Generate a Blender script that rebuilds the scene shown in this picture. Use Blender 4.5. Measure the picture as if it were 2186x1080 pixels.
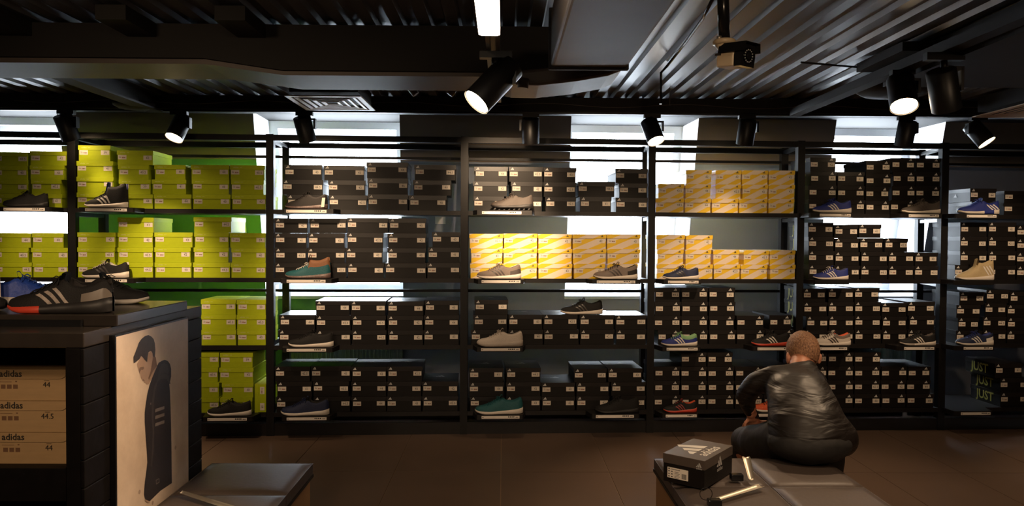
import bpy, bmesh, math, random
from mathutils import Vector, Matrix, Euler

random.seed(7)
C = bpy.context.scene.collection
for o in list(bpy.data.objects):
    bpy.data.objects.remove(o)

# ------------------------------------------------------------------ camera
FPX, CX, CY = 1600.0, 1093.0, 540.0
YAW, PITCH, ROLL, CAMH = 0.055, 0.0219, 0.0055, 1.40
FA = -0.044                                     # heading of tiles, ceiling and furniture relative to the shelf wall
fwd = Vector((math.sin(YAW) * math.cos(PITCH), math.cos(YAW) * math.cos(PITCH), -math.sin(PITCH)))
rt0 = Vector((math.cos(YAW), -math.sin(YAW), 0))
up0 = rt0.cross(fwd)
XC = (rt0 * math.cos(ROLL) + up0 * math.sin(ROLL)).normalized()
YC = (up0 * math.cos(ROLL) - rt0 * math.sin(ROLL)).normalized()
cam = bpy.data.cameras.new('camera')
cam.sensor_width = 36.0
cam.lens = 36.0 * FPX / 2186.0
cam.clip_start = 0.05
camo = bpy.data.objects.new('camera', cam)
C.objects.link(camo)
camo.matrix_world = Matrix((
    (XC.x, YC.x, -fwd.x, 0), (XC.y, YC.y, -fwd.y, 0), (XC.z, YC.z, -fwd.z, CAMH), (0, 0, 0, 1)))
bpy.context.scene.camera = camo

# ------------------------------------------------------------------ world, exposure
w = bpy.data.worlds.new('overcast_sky')
bpy.context.scene.world = w
w.use_nodes = True
bgn = w.node_tree.nodes['Background']
bgn.inputs[0].default_value = (0.80, 0.90, 1.0, 1)
bgn.inputs[1].default_value = 23.0
vs = bpy.context.scene.view_settings
vs.view_transform = 'Standard'
vs.look = 'None'
vs.gamma = 1
vs.use_curve_mapping = False
vs.exposure = 0.0

# ------------------------------------------------------------------ frames of reference
cF, sF = math.cos(FA), math.sin(FA)
def FW(x, y, z=0.0):                            # furniture frame -> world
    return Vector((x * cF - y * sF, x * sF + y * cF, z))
def WF(p):
    return Vector((p.x * cF + p.y * sF, -p.x * sF + p.y * cF, p.z))
def ray(u, v):
    return fwd + XC * ((u - CX) / FPX) - YC * ((v - CY) / FPX)
def onwall(u, v, Y):                            # sight line meets the plane y = Y
    d = ray(u, v)
    t = Y / d.y
    return Vector((d.x * t, Y, CAMH + d.z * t))
def onF(u, v, Y):                               # the same in the furniture frame
    d = WF(ray(u, v)); t = Y / d.y
    return Vector((d.x * t, Y, CAMH + d.z * t))
def onH(u, v, z):                               # sight line meets height z, furniture frame
    d = WF(ray(u, v)); t = (z - CAMH) / d.z
    return Vector((d.x * t, d.y * t, z))

# ------------------------------------------------------------------ lights
def light(name, kind, loc, energy, color, parent=None, **k):
    l = bpy.data.lights.new(name, kind)
    l.energy = energy
    l.color = color
    for a, b in k.items():
        setattr(l, a, b)
    o = bpy.data.objects.new(name, l)
    C.objects.link(o)
    o.location = loc
    if parent: o.parent = parent
    return o
def aim(o, d):
    o.rotation_euler = Vector(d).to_track_quat('-Z', 'Y').to_euler()
WARM = (1.0, 0.70, 0.44)
# front lights added without fixtures, out of view overhead
for (x, y, e, tx, ty, tz) in ((-1.6, 0.3, 70, -1.5, 5.3, 0.55), (0.5, 0.2, 70, 0.6, 5.3, 0.55), (2.4, 0.3, 70, 2.6, 5.3, 0.5),
                              (-0.4, -0.8, 90, -0.9, 3.0, 0.4), (1.2, 1.2, 80, 1.25, 3.1, 0.4)):
    p = FW(x, y, 2.2)
    l = light('added_front_light', 'SPOT', p, e, WARM, spot_size=math.radians(62), spot_blend=1.0, shadow_soft_size=0.12)
    aim(l, FW(tx, ty, tz) - p)

# unseen spots without fixtures, added behind the cross duct to wash the shelves
for (u, v, e, sz) in ((110, 570, 60, 38), (345, 570, 125, 34), (700, 575, 90, 42), (905, 590, 30, 40), (1110, 530, 240, 30), (1300, 560, 50, 40), (1530, 595, 80, 38), (1860, 610, 65, 42), (2110, 570, 60, 44),
                      (500, 790, 40, 50), (700, 440, 20, 40), (1080, 400, 110, 40)):
    q_ = onwall(u, v, 5.28)
    p_ = FW(WF(q_).x * 0.98, 3.95, 2.16)
    l = light('added_shelf_wash', 'SPOT', p_, e, WARM, spot_size=math.radians(sz), spot_blend=1.0, shadow_soft_size=0.03)
    aim(l, q_ - p_)

# ------------------------------------------------------------------ materials
_m = {}
def mat(name, col, rough=0.6, metal=0.0, var=0.12, scale=18.0, bump=0.0, emit=None, spec=0.5, sheen=0.0):
    if name in _m: return _m[name]
    m = bpy.data.materials.new(name)
    m.use_nodes = True
    nt = m.node_tree; n = nt.nodes; L = nt.links
    b = n['Principled BSDF']
    b.inputs['Roughness'].default_value = rough
    b.inputs['Metallic'].default_value = metal
    b.inputs['Specular IOR Level'].default_value = spec
    if sheen: b.inputs['Sheen Weight'].default_value = sheen
    if emit:
        b.inputs['Base Color'].default_value = (*col, 1)
        b.inputs['Emission Color'].default_value = (*col, 1)
        b.inputs['Emission Strength'].default_value = emit
    else:
        tc = n.new('ShaderNodeTexCoord')
        nz = n.new('ShaderNodeTexNoise'); nz.inputs['Scale'].default_value = scale; nz.inputs['Detail'].default_value = 3
        L.new(tc.outputs['Object'], nz.inputs['Vector'])
        mx = n.new('ShaderNodeMix'); mx.data_type = 'RGBA'
        mx.inputs[6].default_value = (*[c * (1 - var) for c in col], 1)
        mx.inputs[7].default_value = (*[min(1, c * (1 + var)) for c in col], 1)
        L.new(nz.outputs['Fac'], mx.inputs[0])
        L.new(mx.outputs[2], b.inputs['Base Color'])
        if bump:
            bp = n.new('ShaderNodeBump'); bp.inputs['Strength'].default_value = bump; bp.inputs['Distance'].default_value = 0.01
            L.new(nz.outputs['Fac'], bp.inputs['Height']); L.new(bp.outputs[0], b.inputs['Normal'])
    _m[name] = m
    return m

def stripe_mat(name, k, off):
    m = bpy.data.materials.new(name); m.use_nodes = True
    nt = m.node_tree; n = nt.nodes; L = nt.links; b = n['Principled BSDF']
    tc = n.new('ShaderNodeTexCoord'); sx = n.new('ShaderNodeSeparateXYZ'); L.new(tc.outputs['Object'], sx.inputs[0])
    m1 = n.new('ShaderNodeMath'); m1.operation = 'MULTIPLY_ADD'; m1.inputs[1].default_value = k; m1.inputs[2].default_value = off
    L.new(sx.outputs[0], m1.inputs[0])
    m2 = n.new('ShaderNodeMath'); m2.operation = 'ADD'; L.new(m1.outputs[0], m2.inputs[0]); L.new(sx.outputs[2], m2.inputs[1])
    m4 = n.new('ShaderNodeMath'); m4.operation = 'MULTIPLY'; m4.inputs[1].default_value = 1.3; L.new(m2.outputs[0], m4.inputs[0])
    m3 = n.new('ShaderNodeMath'); m3.operation = 'FRACT'; L.new(m4.outputs[0], m3.inputs[0])
    cr = n.new('ShaderNodeValToRGB'); cr.color_ramp.interpolation = 'CONSTANT'
    cr.color_ramp.elements[0].color = (0.86, 0.56, 0.025, 1); cr.color_ramp.elements[1].color = (0.84, 0.70, 0.56, 1)
    cr.color_ramp.elements[1].position = 0.44
    L.new(m3.outputs[0], cr.inputs[0]); L.new(cr.outputs[0], b.inputs['Base Color'])
    b.inputs['Roughness'].default_value = 0.5
    return m

M_black = mat('black_powder_coat', (0.006, 0.0055, 0.006), 0.45, 0, 0.2, 40, spec=0.35)
M_shelf = mat('black_laminate', (0.009, 0.0075, 0.0075), 0.42, 0, 0.25, 30, spec=0.4)
M_card_black = mat('black_card', (0.0075, 0.0062, 0.006), 0.45, 0, 0.35, 6, spec=0.3)
M_lid_black = mat('black_card_lid', (0.013, 0.011, 0.011), 0.36, 0, 0.35, 6, spec=0.45)
M_card_lime = mat('lime_card', (0.44, 0.53, 0.010), 0.6, 0, 0.12, 5, spec=0.2)
M_lid_lime = mat('lime_card_lid', (0.48, 0.57, 0.012), 0.55, 0, 0.12, 5, spec=0.25)
M_card_strip = stripe_mat('yellow_striped_card', -0.95, 0.30)
M_lid_strip = stripe_mat('yellow_striped_lid', -0.95, 0.50)
M_card_tan = mat('tan_card', (0.42, 0.27, 0.13), 0.6, 0, 0.12, 8)
M_paper = mat('sticker_paper', (0.80, 0.72, 0.62), 0.5, 0, 0.04, 30)
M_ink = mat('black_ink', (0.03, 0.025, 0.02), 0.5)
M_redink = mat('red_ink', (0.35, 0.05, 0.02), 0.5)
M_white = mat('white_print', (0.75, 0.74, 0.72), 0.45, 0, 0.05)
M_limeprint = mat('pale_lime_print', (0.70, 0.74, 0.30), 0.5)
M_yelprint = mat('acid_yellow_print', (0.30, 0.27, 0.05), 0.5)
M_greyprint = mat('silver_grey_print', (0.42, 0.41, 0.40), 0.4)
M_cushion = mat('brown_black_leatherette', (0.088, 0.066, 0.055), 0.5, 0, 0.10, 60, bump=0.08, spec=0.4)
M_wood = mat('tan_bench_panel', (0.42, 0.22, 0.08), 0.5, 0, 0.15, 6)
M_steel = mat('brushed_steel', (0.58, 0.52, 0.42), 0.42, 0.9, 0.1, 50)
M_whitepaint = mat('white_window_paint', (0.92, 0.93, 0.94), 0.6, 0, 0.02)
M_duct = mat('dark_duct_paint', (0.007, 0.0055, 0.005), 0.75, 0, 0.25, 5)
M_duct2 = mat('brown_grey_duct_wrap', (0.085, 0.066, 0.056), 0.5, 0, 0.25, 4, bump=0.1)
M_beige = mat('beige_diffuser', (0.55, 0.42, 0.31), 0.5, 0, 0.08)
M_ivory = mat('ivory_camera_shell', (0.55, 0.43, 0.28), 0.4, 0, 0.05)
M_glossblack = mat('gloss_black_plastic', (0.010, 0.010, 0.011), 0.18, 0, 0.1)
M_lamp = mat('lamp_glow', (1.0, 0.72, 0.42), 0.5, emit=40)
M_tube = mat('linear_lamp_glow', (1.0, 0.80, 0.58), 0.5, emit=14)

# ------------------------------------------------------------------ helpers
class MB:
    def __init__(s): s.v = []; s.f = []; s.m = []; s.sm = []
    def add(s, vs, fs, m=0, smooth=False):
        b = len(s.v); s.v += [tuple(v) for v in vs]
        for f in fs: s.f.append(tuple(b + i for i in f)); s.m.append(m); s.sm.append(smooth)
    def box(s, x0, x1, y0, y1, z0, z1, m=0):
        s.add([(x0,y0,z0),(x1,y0,z0),(x1,y1,z0),(x0,y1,z0),(x0,y0,z1),(x1,y0,z1),(x1,y1,z1),(x0,y1,z1)],
              [(0,3,2,1),(4,5,6,7),(0,1,5,4),(1,2,6,5),(2,3,7,6),(3,0,4,7)], m)
    def prism(s, poly, y0, y1, m=0, plane='xz'):
        n = len(poly)
        f = {'xz': lambda a, b, t: (a, t, b), 'yz': lambda a, b, t: (t, a, b), 'xy': lambda a, b, t: (a, b, t)}[plane]
        vs = [f(a, b, y0) for a, b in poly] + [f(a, b, y1) for a, b in poly]
        fs = [tuple(range(n)), tuple(reversed(range(n, 2 * n)))] + [(i, n + i, n + (i + 1) % n, (i + 1) % n) for i in range(n)]
        s.add(vs, fs, m)
    def tube(s, pts, r, m=0, n=8, cap=True):
        pts = [Vector(p) for p in pts]
        rr = r if isinstance(r, (list, tuple)) else [r] * len(pts)
        vs = []; up = Vector((0, 0, 1))
        for i, p in enumerate(pts):
            d = (pts[min(i + 1, len(pts) - 1)] - pts[max(i - 1, 0)]).normalized()
            a = d.cross(up)
            if a.length < 0.05: a = d.cross(Vector((0, 1, 0)))
            a.normalize(); b = d.cross(a)
            vs += [p + (a * math.cos(2 * math.pi * k / n) + b * math.sin(2 * math.pi * k / n)) * rr[i] for k in range(n)]
        fs = []
        for i in range(len(pts) - 1):
            for k in range(n):
                k2 = (k + 1) % n
                fs.append((i*n+k, i*n+k2, (i+1)*n+k2, (i+1)*n+k))
        s.add(vs, fs, m, True)
        if cap:
            b = len(s.v) - len(vs)
            s.f.append(tuple(b + k for k in reversed(range(n)))); s.m.append(m); s.sm.append(False)
            s.f.append(tuple(b + (len(pts) - 1) * n + k for k in range(n))); s.m.append(m); s.sm.append(False)
    def mesh(s, name, mats):
        me = bpy.data.meshes.new(name)
        me.from_pydata(s.v, [], s.f)
        for mm in mats: me.materials.append(mm)
        me.polygons.foreach_set('material_index', s.m)
        me.polygons.foreach_set('use_smooth', s.sm)
        me.update()
        return me
    def build(s, name, mats, parent=None, loc=(0, 0, 0), rot=(0, 0, 0)):
        if not isinstance(mats, (list, tuple)): mats = [mats]
        return obj(name, s.mesh(name, mats), parent, loc, rot)

def obj(name, me, parent=None, loc=(0, 0, 0), rot=(0, 0, 0), scale=None):
    o = bpy.data.objects.new(name, me); C.objects.link(o)
    o.location = loc; o.rotation_euler = rot
    if scale: o.scale = scale
    if parent: o.parent = parent
    return o
def tag(o, label=None, cat=None, group=None, kind=None):
    if label: o['label'] = label
    if cat: o['category'] = cat
    if group: o['group'] = group
    if kind: o['kind'] = kind
    return o
def thing(name, label, cat, loc=(0, 0, 0), rz=0.0, group=None):
    o = bpy.data.objects.new(name, None); C.objects.link(o)
    o.empty_display_size = 0.1
    o.location = loc; o.rotation_euler = (0, 0, rz)
    return tag(o, label, cat, group)
def soft(o, w=0.004, seg=2):
    b = o.modifiers.new('soft_edges', 'BEVEL'); b.width = w; b.segments = seg; b.limit_method = 'ANGLE'
    return o
_txt = {}
def text_geo(s, size, bold=0.0):
    k = (s, size, bold)
    if k not in _txt:
        cu = bpy.data.curves.new('lettering', 'FONT')
        cu.body = s; cu.size = size; cu.align_x = 'CENTER'; cu.align_y = 'CENTER'; cu.resolution_u = 2; cu.offset = bold
        o = bpy.data.objects.new('lettering', cu); C.objects.link(o)
        me = bpy.data.meshes.new_from_object(o)
        _txt[k] = ([tuple(v.co) for v in me.vertices], [tuple(p.vertices) for p in me.polygons])
        bpy.data.objects.remove(o); bpy.data.meshes.remove(me); bpy.data.curves.remove(cu)
    return _txt[k]
def add_text(mb, s, size, cx, cz, y, m, bold=0.0, f=None):
    vs, fs = text_geo(s, size, bold)
    if f is None: mb.add([(cx + a, y, cz + b) for a, b, _ in vs], fs, m)
    else: mb.add([f(cx + a, cz + b) for a, b, _ in vs], fs, m)
def add_logo(mb, cx, cz, sz, y, m, f=None, word=False):
    # three slanted bars with a common foot line, each taller than the one before
    if f is None: f = lambda a, b: (a, y, b)
    for x0, hh in ((-0.62, 0.26), (-0.22, 0.56), (0.18, 0.86)):
        w_ = 0.31; sl = 0.50
        q = [(x0, 0), (x0 + w_, 0), (x0 + w_ - hh * sl, hh), (x0 + 0.02 - (hh - 0.16) * sl, hh - 0.16)]
        mb.add([f(cx + sz * a, cz + sz * b) for a, b in q], [(0, 1, 2, 3)], m)
    if word:
        vs, fs = text_geo('adidas', sz * 0.48, sz * 0.006)
        mb.add([f(cx + a, cz - sz * 0.26 + b) for a, b, _ in vs], fs, m)

# ================================================================== STRUCTURE
CE = 2.32                                        # ceiling height
D0 = 5.28                                        # plane of the box fronts / shelf fronts
SD = 0.48                                        # shelf depth
YB = D0 + SD
def wy(z): return 5.90 + (2.35 - z) * 0.25       # leaning window wall

def wallbox(name, x0, x1, y0, y1, z0, z1, m, frame=True):
    b = MB(); b.box(x0, x1, y0, y1, z0, z1)
    return tag(b.build(name, m, None, (0, 0, 0), (0, 0, FA if frame else 0)), kind='structure')
M_wallplain = mat('dark_wall_paint', (0.10, 0.085, 0.075), 0.8)
wallbox('wall_left', -4.9, -4.8, -2.5, 7.2, 0, 2.5, M_wallplain)
wallbox('wall_right', 5.4, 5.5, -2.5, 7.2, 0, 2.5, M_wallplain)
wallbox('wall_front', -4.9, 5.5, -2.6, -2.5, 0, 2.5, M_wallplain)

# floor: grout bed and every tile
fl = MB(); fl.box(-4.9, 5.5, -2.6, 7.2, -0.06, -0.006)
floor = tag(fl.build('floor', mat('grout', (0.36, 0.26, 0.18), 0.8), None, (0, 0, 0), (0, 0, FA)), kind='structure')
M_tile = mat('brown_floor_tile', (0.135, 0.086, 0.060), 0.40, 0, 0.16, 3)
us = [(483.7, 934), (682.4, 932.5), (878.9, 928.5), (1070.3, 928), (1263.2, 925), (1437.5, 925.8), (1586, 924), (1734, 923), (1884, 921.9), (2029, 919.5)]
xs = [onH(u, v, 0).x for u, v in us]
while xs[0] > -4.2: xs.insert(0, xs[0] - 0.645)
while xs[-1] < 5.0: xs.append(xs[-1] + 0.50)
ys = [4.43 + 1.2 * k for k in (-5, -4, -3, -2, -1, 0, 1, 2)]
for i in range(len(xs) - 1):
    for j in range(len(ys) - 1):
        b = MB(); g = 0.0026
        b.box(xs[i] + g, xs[i + 1] - g, ys[j] + g, ys[j + 1] - g, -0.006, 0)
        b.build('floor_tile', M_tile, floor)

# ceiling: slab with corrugated sheets below it
cl = MB(); cl.box(-4.9, 5.5, -2.6, 7.2, CE + 0.03, CE + 0.10)
ceiling = tag(cl.build('ceiling', M_duct, None, (0, 0, 0), (0, 0, FA)), kind='structure')
M_corr = mat('dark_corrugated_steel', (0.14, 0.14, 0.15), 0.36, 0.3, 0.15, 7, bump=0.05)
per = 0.121; nper = 8
cb = MB(); prof = []
for i in range(nper):
    a = i * per
    prof += [(a, 0.0), (a + 0.052, 0.0), (a + 0.062, 0.022), (a + 0.111, 0.022)]
prof.append((nper * per, 0.0))
vs_, fs_ = [], []
for (a, h) in prof: vs_ += [(a, 0, h), (a, 7.0, h)]
for i in range(len(prof) - 1): fs_.append((2*i, 2*i+1, 2*i+3, 2*i+2))
cb.add(vs_, fs_)
corr = cb.mesh('corrugated_sheet', [M_corr])
for k in range(11):
    obj('corrugated_sheet', corr, ceiling, (-4.85 + k * nper * per, -1.8, CE + (0.002 if k % 2 else 0)))

# leaning window wall with four openings
def wX(u, v, z):
    d = ray(u, v)
    # solve for leaning plane
    lo, hi = 4.0, 8.0
    for _ in range(40):
        t = (lo + hi) / 2
        if d.y * t < wy(CAMH + d.z * t): lo = t
        else: hi = t
    return Vector((d.x * lo, d.y * lo, CAMH + d.z * lo))
wins = []
for (ul, ur) in ((-230, 122), (541, 853), (1220, 1492), (1787, 2021)):
    a = wX(ul, 250, 0); b_ = wX(ur, 250, 0)
    wins.append((a.x, b_.x))
ztop = wX(700, 238, 0).z; zbot = wX(1210, 632, 0).z
M_wall = bpy.data.materials.new('light_tinted_wall_paint'); M_wall.use_nodes = True  # green is paint; blue-grey and brown carry sky bounce and lamp light
nt = M_wall.node_tree; n = nt.nodes; L = nt.links; bs = n['Principled BSDF']; bs.inputs['Roughness'].default_value = 0.75
tc = n.new('ShaderNodeTexCoord'); sx = n.new('ShaderNodeSeparateXYZ'); L.new(tc.outputs['Object'], sx.inputs[0])
gz = n.new('ShaderNodeMath'); gz.operation = 'LESS_THAN'; gz.inputs[1].default_value = wX(400, 339, 0).z; L.new(sx.outputs[2], gz.inputs[0])
gx = n.new('ShaderNodeMath'); gx.operation = 'LESS_THAN'; gx.inputs[1].default_value = wX(760, 640, 0).x; L.new(sx.outputs[0], gx.inputs[0])
gm = n.new('ShaderNodeMath'); gm.operation = 'MULTIPLY'; L.new(gz.outputs[0], gm.inputs[0]); L.new(gx.outputs[0], gm.inputs[1])
nz = n.new('ShaderNodeTexNoise'); nz.inputs['Scale'].default_value = 2.5; L.new(tc.outputs['Object'], nz.inputs['Vector'])
mb_ = n.new('ShaderNodeMix'); mb_.data_type = 'RGBA'; mb_.inputs[6].default_value = (0.30, 0.34, 0.42, 1); mb_.inputs[7].default_value = (0.13, 0.33, 0.16, 1)
L.new(gm.outputs[0], mb_.inputs[0])
mu = n.new('ShaderNodeMix'); mu.data_type = 'RGBA'; mu.inputs[6].default_value = (0.23, 0.175, 0.13, 1)
L.new(mb_.outputs[2], mu.inputs[7]); L.new(gz.outputs[0], mu.inputs[0])
L.new(mu.outputs[2], bs.inputs['Base Color'])
xc = [-5.6]
for a, b_ in wins: xc += [a, b_]
xc.append(6.6)
zc = [0, zbot, ztop, 2.45]
wb = MB()
for i in range(len(xc) - 1):
    for j in range(3):
        if i % 2 == 1 and j == 1: continue
        z0, z1 = zc[j], zc[j + 1]
        wb.add([(xc[i], wy(z0), z0), (xc[i+1], wy(z0), z0), (xc[i+1], wy(z1), z1), (xc[i], wy(z1), z1)], [(0, 1, 2, 3)])
tag(wb.build('wall_window_side', M_wall), kind='structure')
# glass
M_glass = bpy.data.materials.new('window_glass'); M_glass.use_nodes = True
nt = M_glass.node_tree; nt.nodes.clear()
out = nt.nodes.new('ShaderNodeOutputMaterial'); mixs = nt.nodes.new('ShaderNodeMixShader')
tr = nt.nodes.new('ShaderNodeBsdfTransparent'); gl = nt.nodes.new('ShaderNodeBsdfGlossy'); gl.inputs['Roughness'].default_value = 0.02
mixs.inputs[0].default_value = 0.06
nt.links.new(tr.outputs[0], mixs.inputs[1]); nt.links.new(gl.outputs[0], mixs.inputs[2]); nt.links.new(mixs.outputs[0], out.inputs[0])
RD = 0.50
M_sill = mat('pale_blue_sill', (0.55, 0.62, 0.74), 0.4)
for i, (a, b_) in enumerate(wins):
    W = bpy.data.objects.new('window_%d' % (i + 1), None); C.objects.link(W); W.location = ((a + b_) / 2, wy(zbot), zbot); tag(W, kind='structure')
    def wloc(x, dy, z): return (x - (a + b_) / 2, wy(z) + dy - wy(zbot), z - zbot)
    r = MB()
    for (x) in (a, b_):
        r.add([wloc(x, 0, zbot), wloc(x, RD, zbot), wloc(x, RD, ztop), wloc(x, 0, ztop)], [(0, 1, 2, 3)])
    r.add([wloc(a, 0, ztop), wloc(b_, 0, ztop), wloc(b_, RD, ztop), wloc(a, RD, ztop)], [(0, 1, 2, 3)])
    r.build('window_reveal', M_whitepaint, W)
    s_ = MB()
    s_.prism([(wy(zbot) - 0.0 - wy(zbot), -0.025), (RD, -0.025), (RD, 0.0), (0.0, 0.0)], a - (a+b_)/2, b_ - (a+b_)/2, 0, 'yz')
    s_.build('window_sill', M_sill, W)
    # sash frame: four bars leaning with the wall
    def bar(x0, x1, z0, z1, nm):
        q = MB(); y0 = RD - 0.05; y1 = RD
        vs = [wloc(x0, y0, z0), wloc(x1, y0, z0), wloc(x1, y1, z0), wloc(x0, y1, z0), wloc(x0, y0, z1), wloc(x1, y0, z1), wloc(x1, y1, z1), wloc(x0, y1, z1)]
        q.add(vs, [(0,3,2,1),(4,5,6,7),(0,1,5,4),(1,2,6,5),(2,3,7,6),(3,0,4,7)])
        return q.build(nm, M_whitepaint, W)
    fw_ = 0.07
    bar(a, a + fw_, zbot, ztop, 'frame_bar'); bar(b_ - fw_, b_, zbot, ztop, 'frame_bar')
    bar(a + fw_, b_ - fw_, zbot, zbot + fw_, 'frame_bar'); bar(a + fw_, b_ - fw_, ztop - fw_, ztop, 'frame_bar')
    g = MB(); g.add([wloc(a + fw_, RD - 0.02, zbot + fw_), wloc(b_ - fw_, RD - 0.02, zbot + fw_), wloc(b_ - fw_, RD - 0.02, ztop - fw_), wloc(a + fw_, RD - 0.02, ztop - fw_)], [(0, 1, 2, 3)])
    g.build('pane', M_glass, W)

# ================================================================== SHELVING
def shz(v): return onwall(1093, v, D0).z
ZS = [shz(451), shz(594.5), shz(736), shz(877)]     # shelf tops, from the top shelf down
ZTOP = shz(300)
bays_u = [-290, 153, 576, 991, 1391, 1709, 2016, 2322]
px_ = [onwall(u, 505, D0).x for u in bays_u]
rear_u = [-180, 224, 613, 993, 1374, 1669, 1959, 2225]
rx_ = [onwall(u, 505, YB).x for u in rear_u]
BAYN = ['first', 'second', 'third', 'fourth', 'fifth', 'sixth', 'seventh']
SHN = ['top', 'second', 'third', 'bottom']
PW = 0.026
def post(parent, nm, x, y, w=PW):
    b = MB(); b.box(x - w, x + w, y - 0.025, y + 0.025, 0, ZTOP + 0.025); return b.build(nm, M_black, parent, (-parent.location.x, -parent.location.y, 0))
for i in range(7):
    xa, xb, ra, rb = px_[i], px_[i + 1], rx_[i], rx_[i + 1]
    U = thing('shelving_unit', 'black steel shelving unit with four shelves, %s from the left along the window wall' % BAYN[i], 'shelving', (xa, D0, 0))
    def P(b, nm, m=M_black): return b.build(nm, m, U, (-xa, -D0, 0))
    post(U, 'front_post', xa, D0 + 0.024); post(U, 'rear_post', ra, YB - 0.02)
    if i == 6: post(U, 'front_post', xb, D0 + 0.024); post(U, 'rear_post', rb, YB - 0.02)
    for z, nm in ((ZTOP, 'top_rail'),):
        b = MB(); b.box(xa + PW, xb - PW, D0, D0 + 0.04, z - 0.02, z + 0.02); P(b, nm)
        b = MB(); b.box(ra + PW, rb - PW, YB - 0.04, YB, z - 0.02, z + 0.02); P(b, nm)
    # rails across the back
    for v in (338, 619.5):
        z = onwall(800, v, YB).z
        b = MB(); b.box(ra + PW, rb - PW, YB - 0.035, YB - 0.012, z - 0.010, z + 0.010); P(b, 'back_rail')
    for z in ZS + [ZTOP + 0.032]:                # side rails from front post to rear post
        b = MB(); b.prism([(xa - 0.018, D0 + 0.05), (xa + 0.018, D0 + 0.05), (ra + 0.018, YB - 0.045), (ra - 0.018, YB - 0.045)], z - 0.055, z - 0.031, 0, 'xy')
        P(b, 'side_rail')
    for z in ZS:
        b = MB(); x0, x1 = xa + PW + 0.001, xb - PW - 0.001
        b.prism([(x0, D0 - 0.005), (x1, D0 - 0.005), (x1, D0 + 0.05), (min(x1, rb - 0.03) if rb < xb else x1, YB - 0.05), (max(x0, ra + 0.03) if ra > xa else x0, YB - 0.05), (x0, D0 + 0.05)], z - 0.030, z, 0, 'xy')
        P(b, 'shelf_board', M_shelf)
    b = MB(); b.box(xa + PW, xb - PW, D0 + 0.01, D0 + 0.035, 0.0, 0.085); P(b, 'plinth', M_shelf)
    b = MB(); b.box(xa + PW, xb - PW, YB - 0.03, YB - 0.01, 0.0, 0.11); P(b, 'back_plinth', M_shelf)

# ================================================================== SHOE BOXES
def box_meshes():
    body = MB(); body.box(-0.5, 0.5, 0, 1, 0, 0.985)
    lid = MB()
    r = 0.28; poly = [(-0.5, 1.0), (-0.5, 0.70)]
    poly += [(0.5 - 0.055, 0.70), (0.5 - 0.03, 0.715), (0.5 - 0.012, 0.76), (0.5, 0.83), (0.5, 1.0)]
    lid.prism(poly, 0, 0.012)
    lid.box(-0.5, 0.5, 0.012, 1.004, 0.72, 1.0)
    return body, lid
_bb, _ll = box_meshes()
KINDS = {'black': (M_card_black, M_lid_black), 'lime': (M_card_lime, M_lid_lime), 'yellow': (M_card_strip, M_lid_strip), 'tan': (M_card_tan, M_card_tan)}
KM = {k: (_bb.mesh(k + '_box_body', [a]), _ll.mesh(k + '_box_lid', [b])) for k, (a, b) in KINDS.items()}
_st = {}
def size_sticker(s, w, h, bare=False):
    k = ('size', s, round(w, 3), round(h, 3), bare)
    if k not in _st:
        m = MB()
        if not bare: m.box(-w/2, w/2, -0.0008, 0, -h/2, h/2, 0)
        add_text(m, s, h * 0.72, 0, -h * 0.05, -0.0012, 1, 0.0)
        m.add([(-w*0.12, -0.0012, h*0.36), (w*0.12, -0.0012, h*0.36), (w*0.12, -0.0012, h*0.39), (-w*0.12, -0.0012, h*0.39)], [(0,1,2,3)], 1)
        _st[k] = m.mesh('size_sticker', [M_paper, M_ink])
    return _st[k]
def code_sticker(w, h):
    k = ('code', round(w, 3), round(h, 3))
    if k not in _st:
        m = MB(); m.box(-w/2, w/2, -0.0008, 0, -h/2, h/2, 0)
        def q(a, b, c, d, i): m.add([(a, -0.0012, c), (b, -0.0012, c), (b, -0.0012, d), (a, -0.0012, d)], [(0,1,2,3)], i)
        q(-w*.38, -w*.10, -h*.12, -h*.06, 1); q(-w*.34, -w*.12, h*.02, h*.06, 1); q(-w*.40, -w*.2, h*.2, h*.24, 1)
        q(0, w*.08, -h*.22, h*.06, 2); q(w*.12, w*.18, -h*.22, h*.06, 1); q(w*.21, w*.30, -h*.2, h*.02, 2); q(w*.33, w*.38, -h*.2, h*.04, 1)
        _st[k] = m.mesh('barcode_sticker', [M_paper, M_ink, M_redink])
    return _st[k]
def logo_mesh(kind):
    if kind not in _st:
        m = MB()
        if kind == 'lime': add_text(m, 'adidas', 0.014, -0.0, 0, 0, 0, 0.0); add_text(m, 'neo', 0.010, 0.034, 0, 0, 0, 0.0); mm = M_limeprint
        elif kind == 'yellow': add_logo(m, 0, -0.006, 0.017, 0, 0); mm = M_ink
        elif kind == 'tan': add_text(m, 'adidas', 0.030, 0, 0, 0, 0, 0.0006); mm = M_ink
        else: add_logo(m, 0, -0.007, 0.021, 0, 0); mm = M_white
        _st[kind] = m.mesh('brand_mark', [mm])
    return _st[kind]
def top_logo():
    if 'top' not in _st:
        m = MB(); add_logo(m, 0, 0, 0.06, 0, 0, f=lambda a, b: (a, b, 0), word=False)
        add_text(m, 'adidas', 0.028, -0.065, 0.02, 0, 0, 0.0, f=lambda a, b: (a, b, 0))
        _st['top'] = m.mesh('top_print', [M_greyprint])
    return _st['top']
def side_mesh(word):
    k = 'side_' + word
    if k not in _st:
        m = MB()
        if word == 'mark':
            add_logo(m, 0, -0.01, 0.032, 0, 0, f=lambda a, b: (0, -a, b), word=False); mm = M_white
        else:
            vs, fs = text_geo(word, 0.092, 0.002); m.add([(0, -a, b) for a, b, _ in vs], fs, 0); mm = M_yelprint
        _st[k] = m.mesh('side_print', [mm])
    return _st[k]

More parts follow.
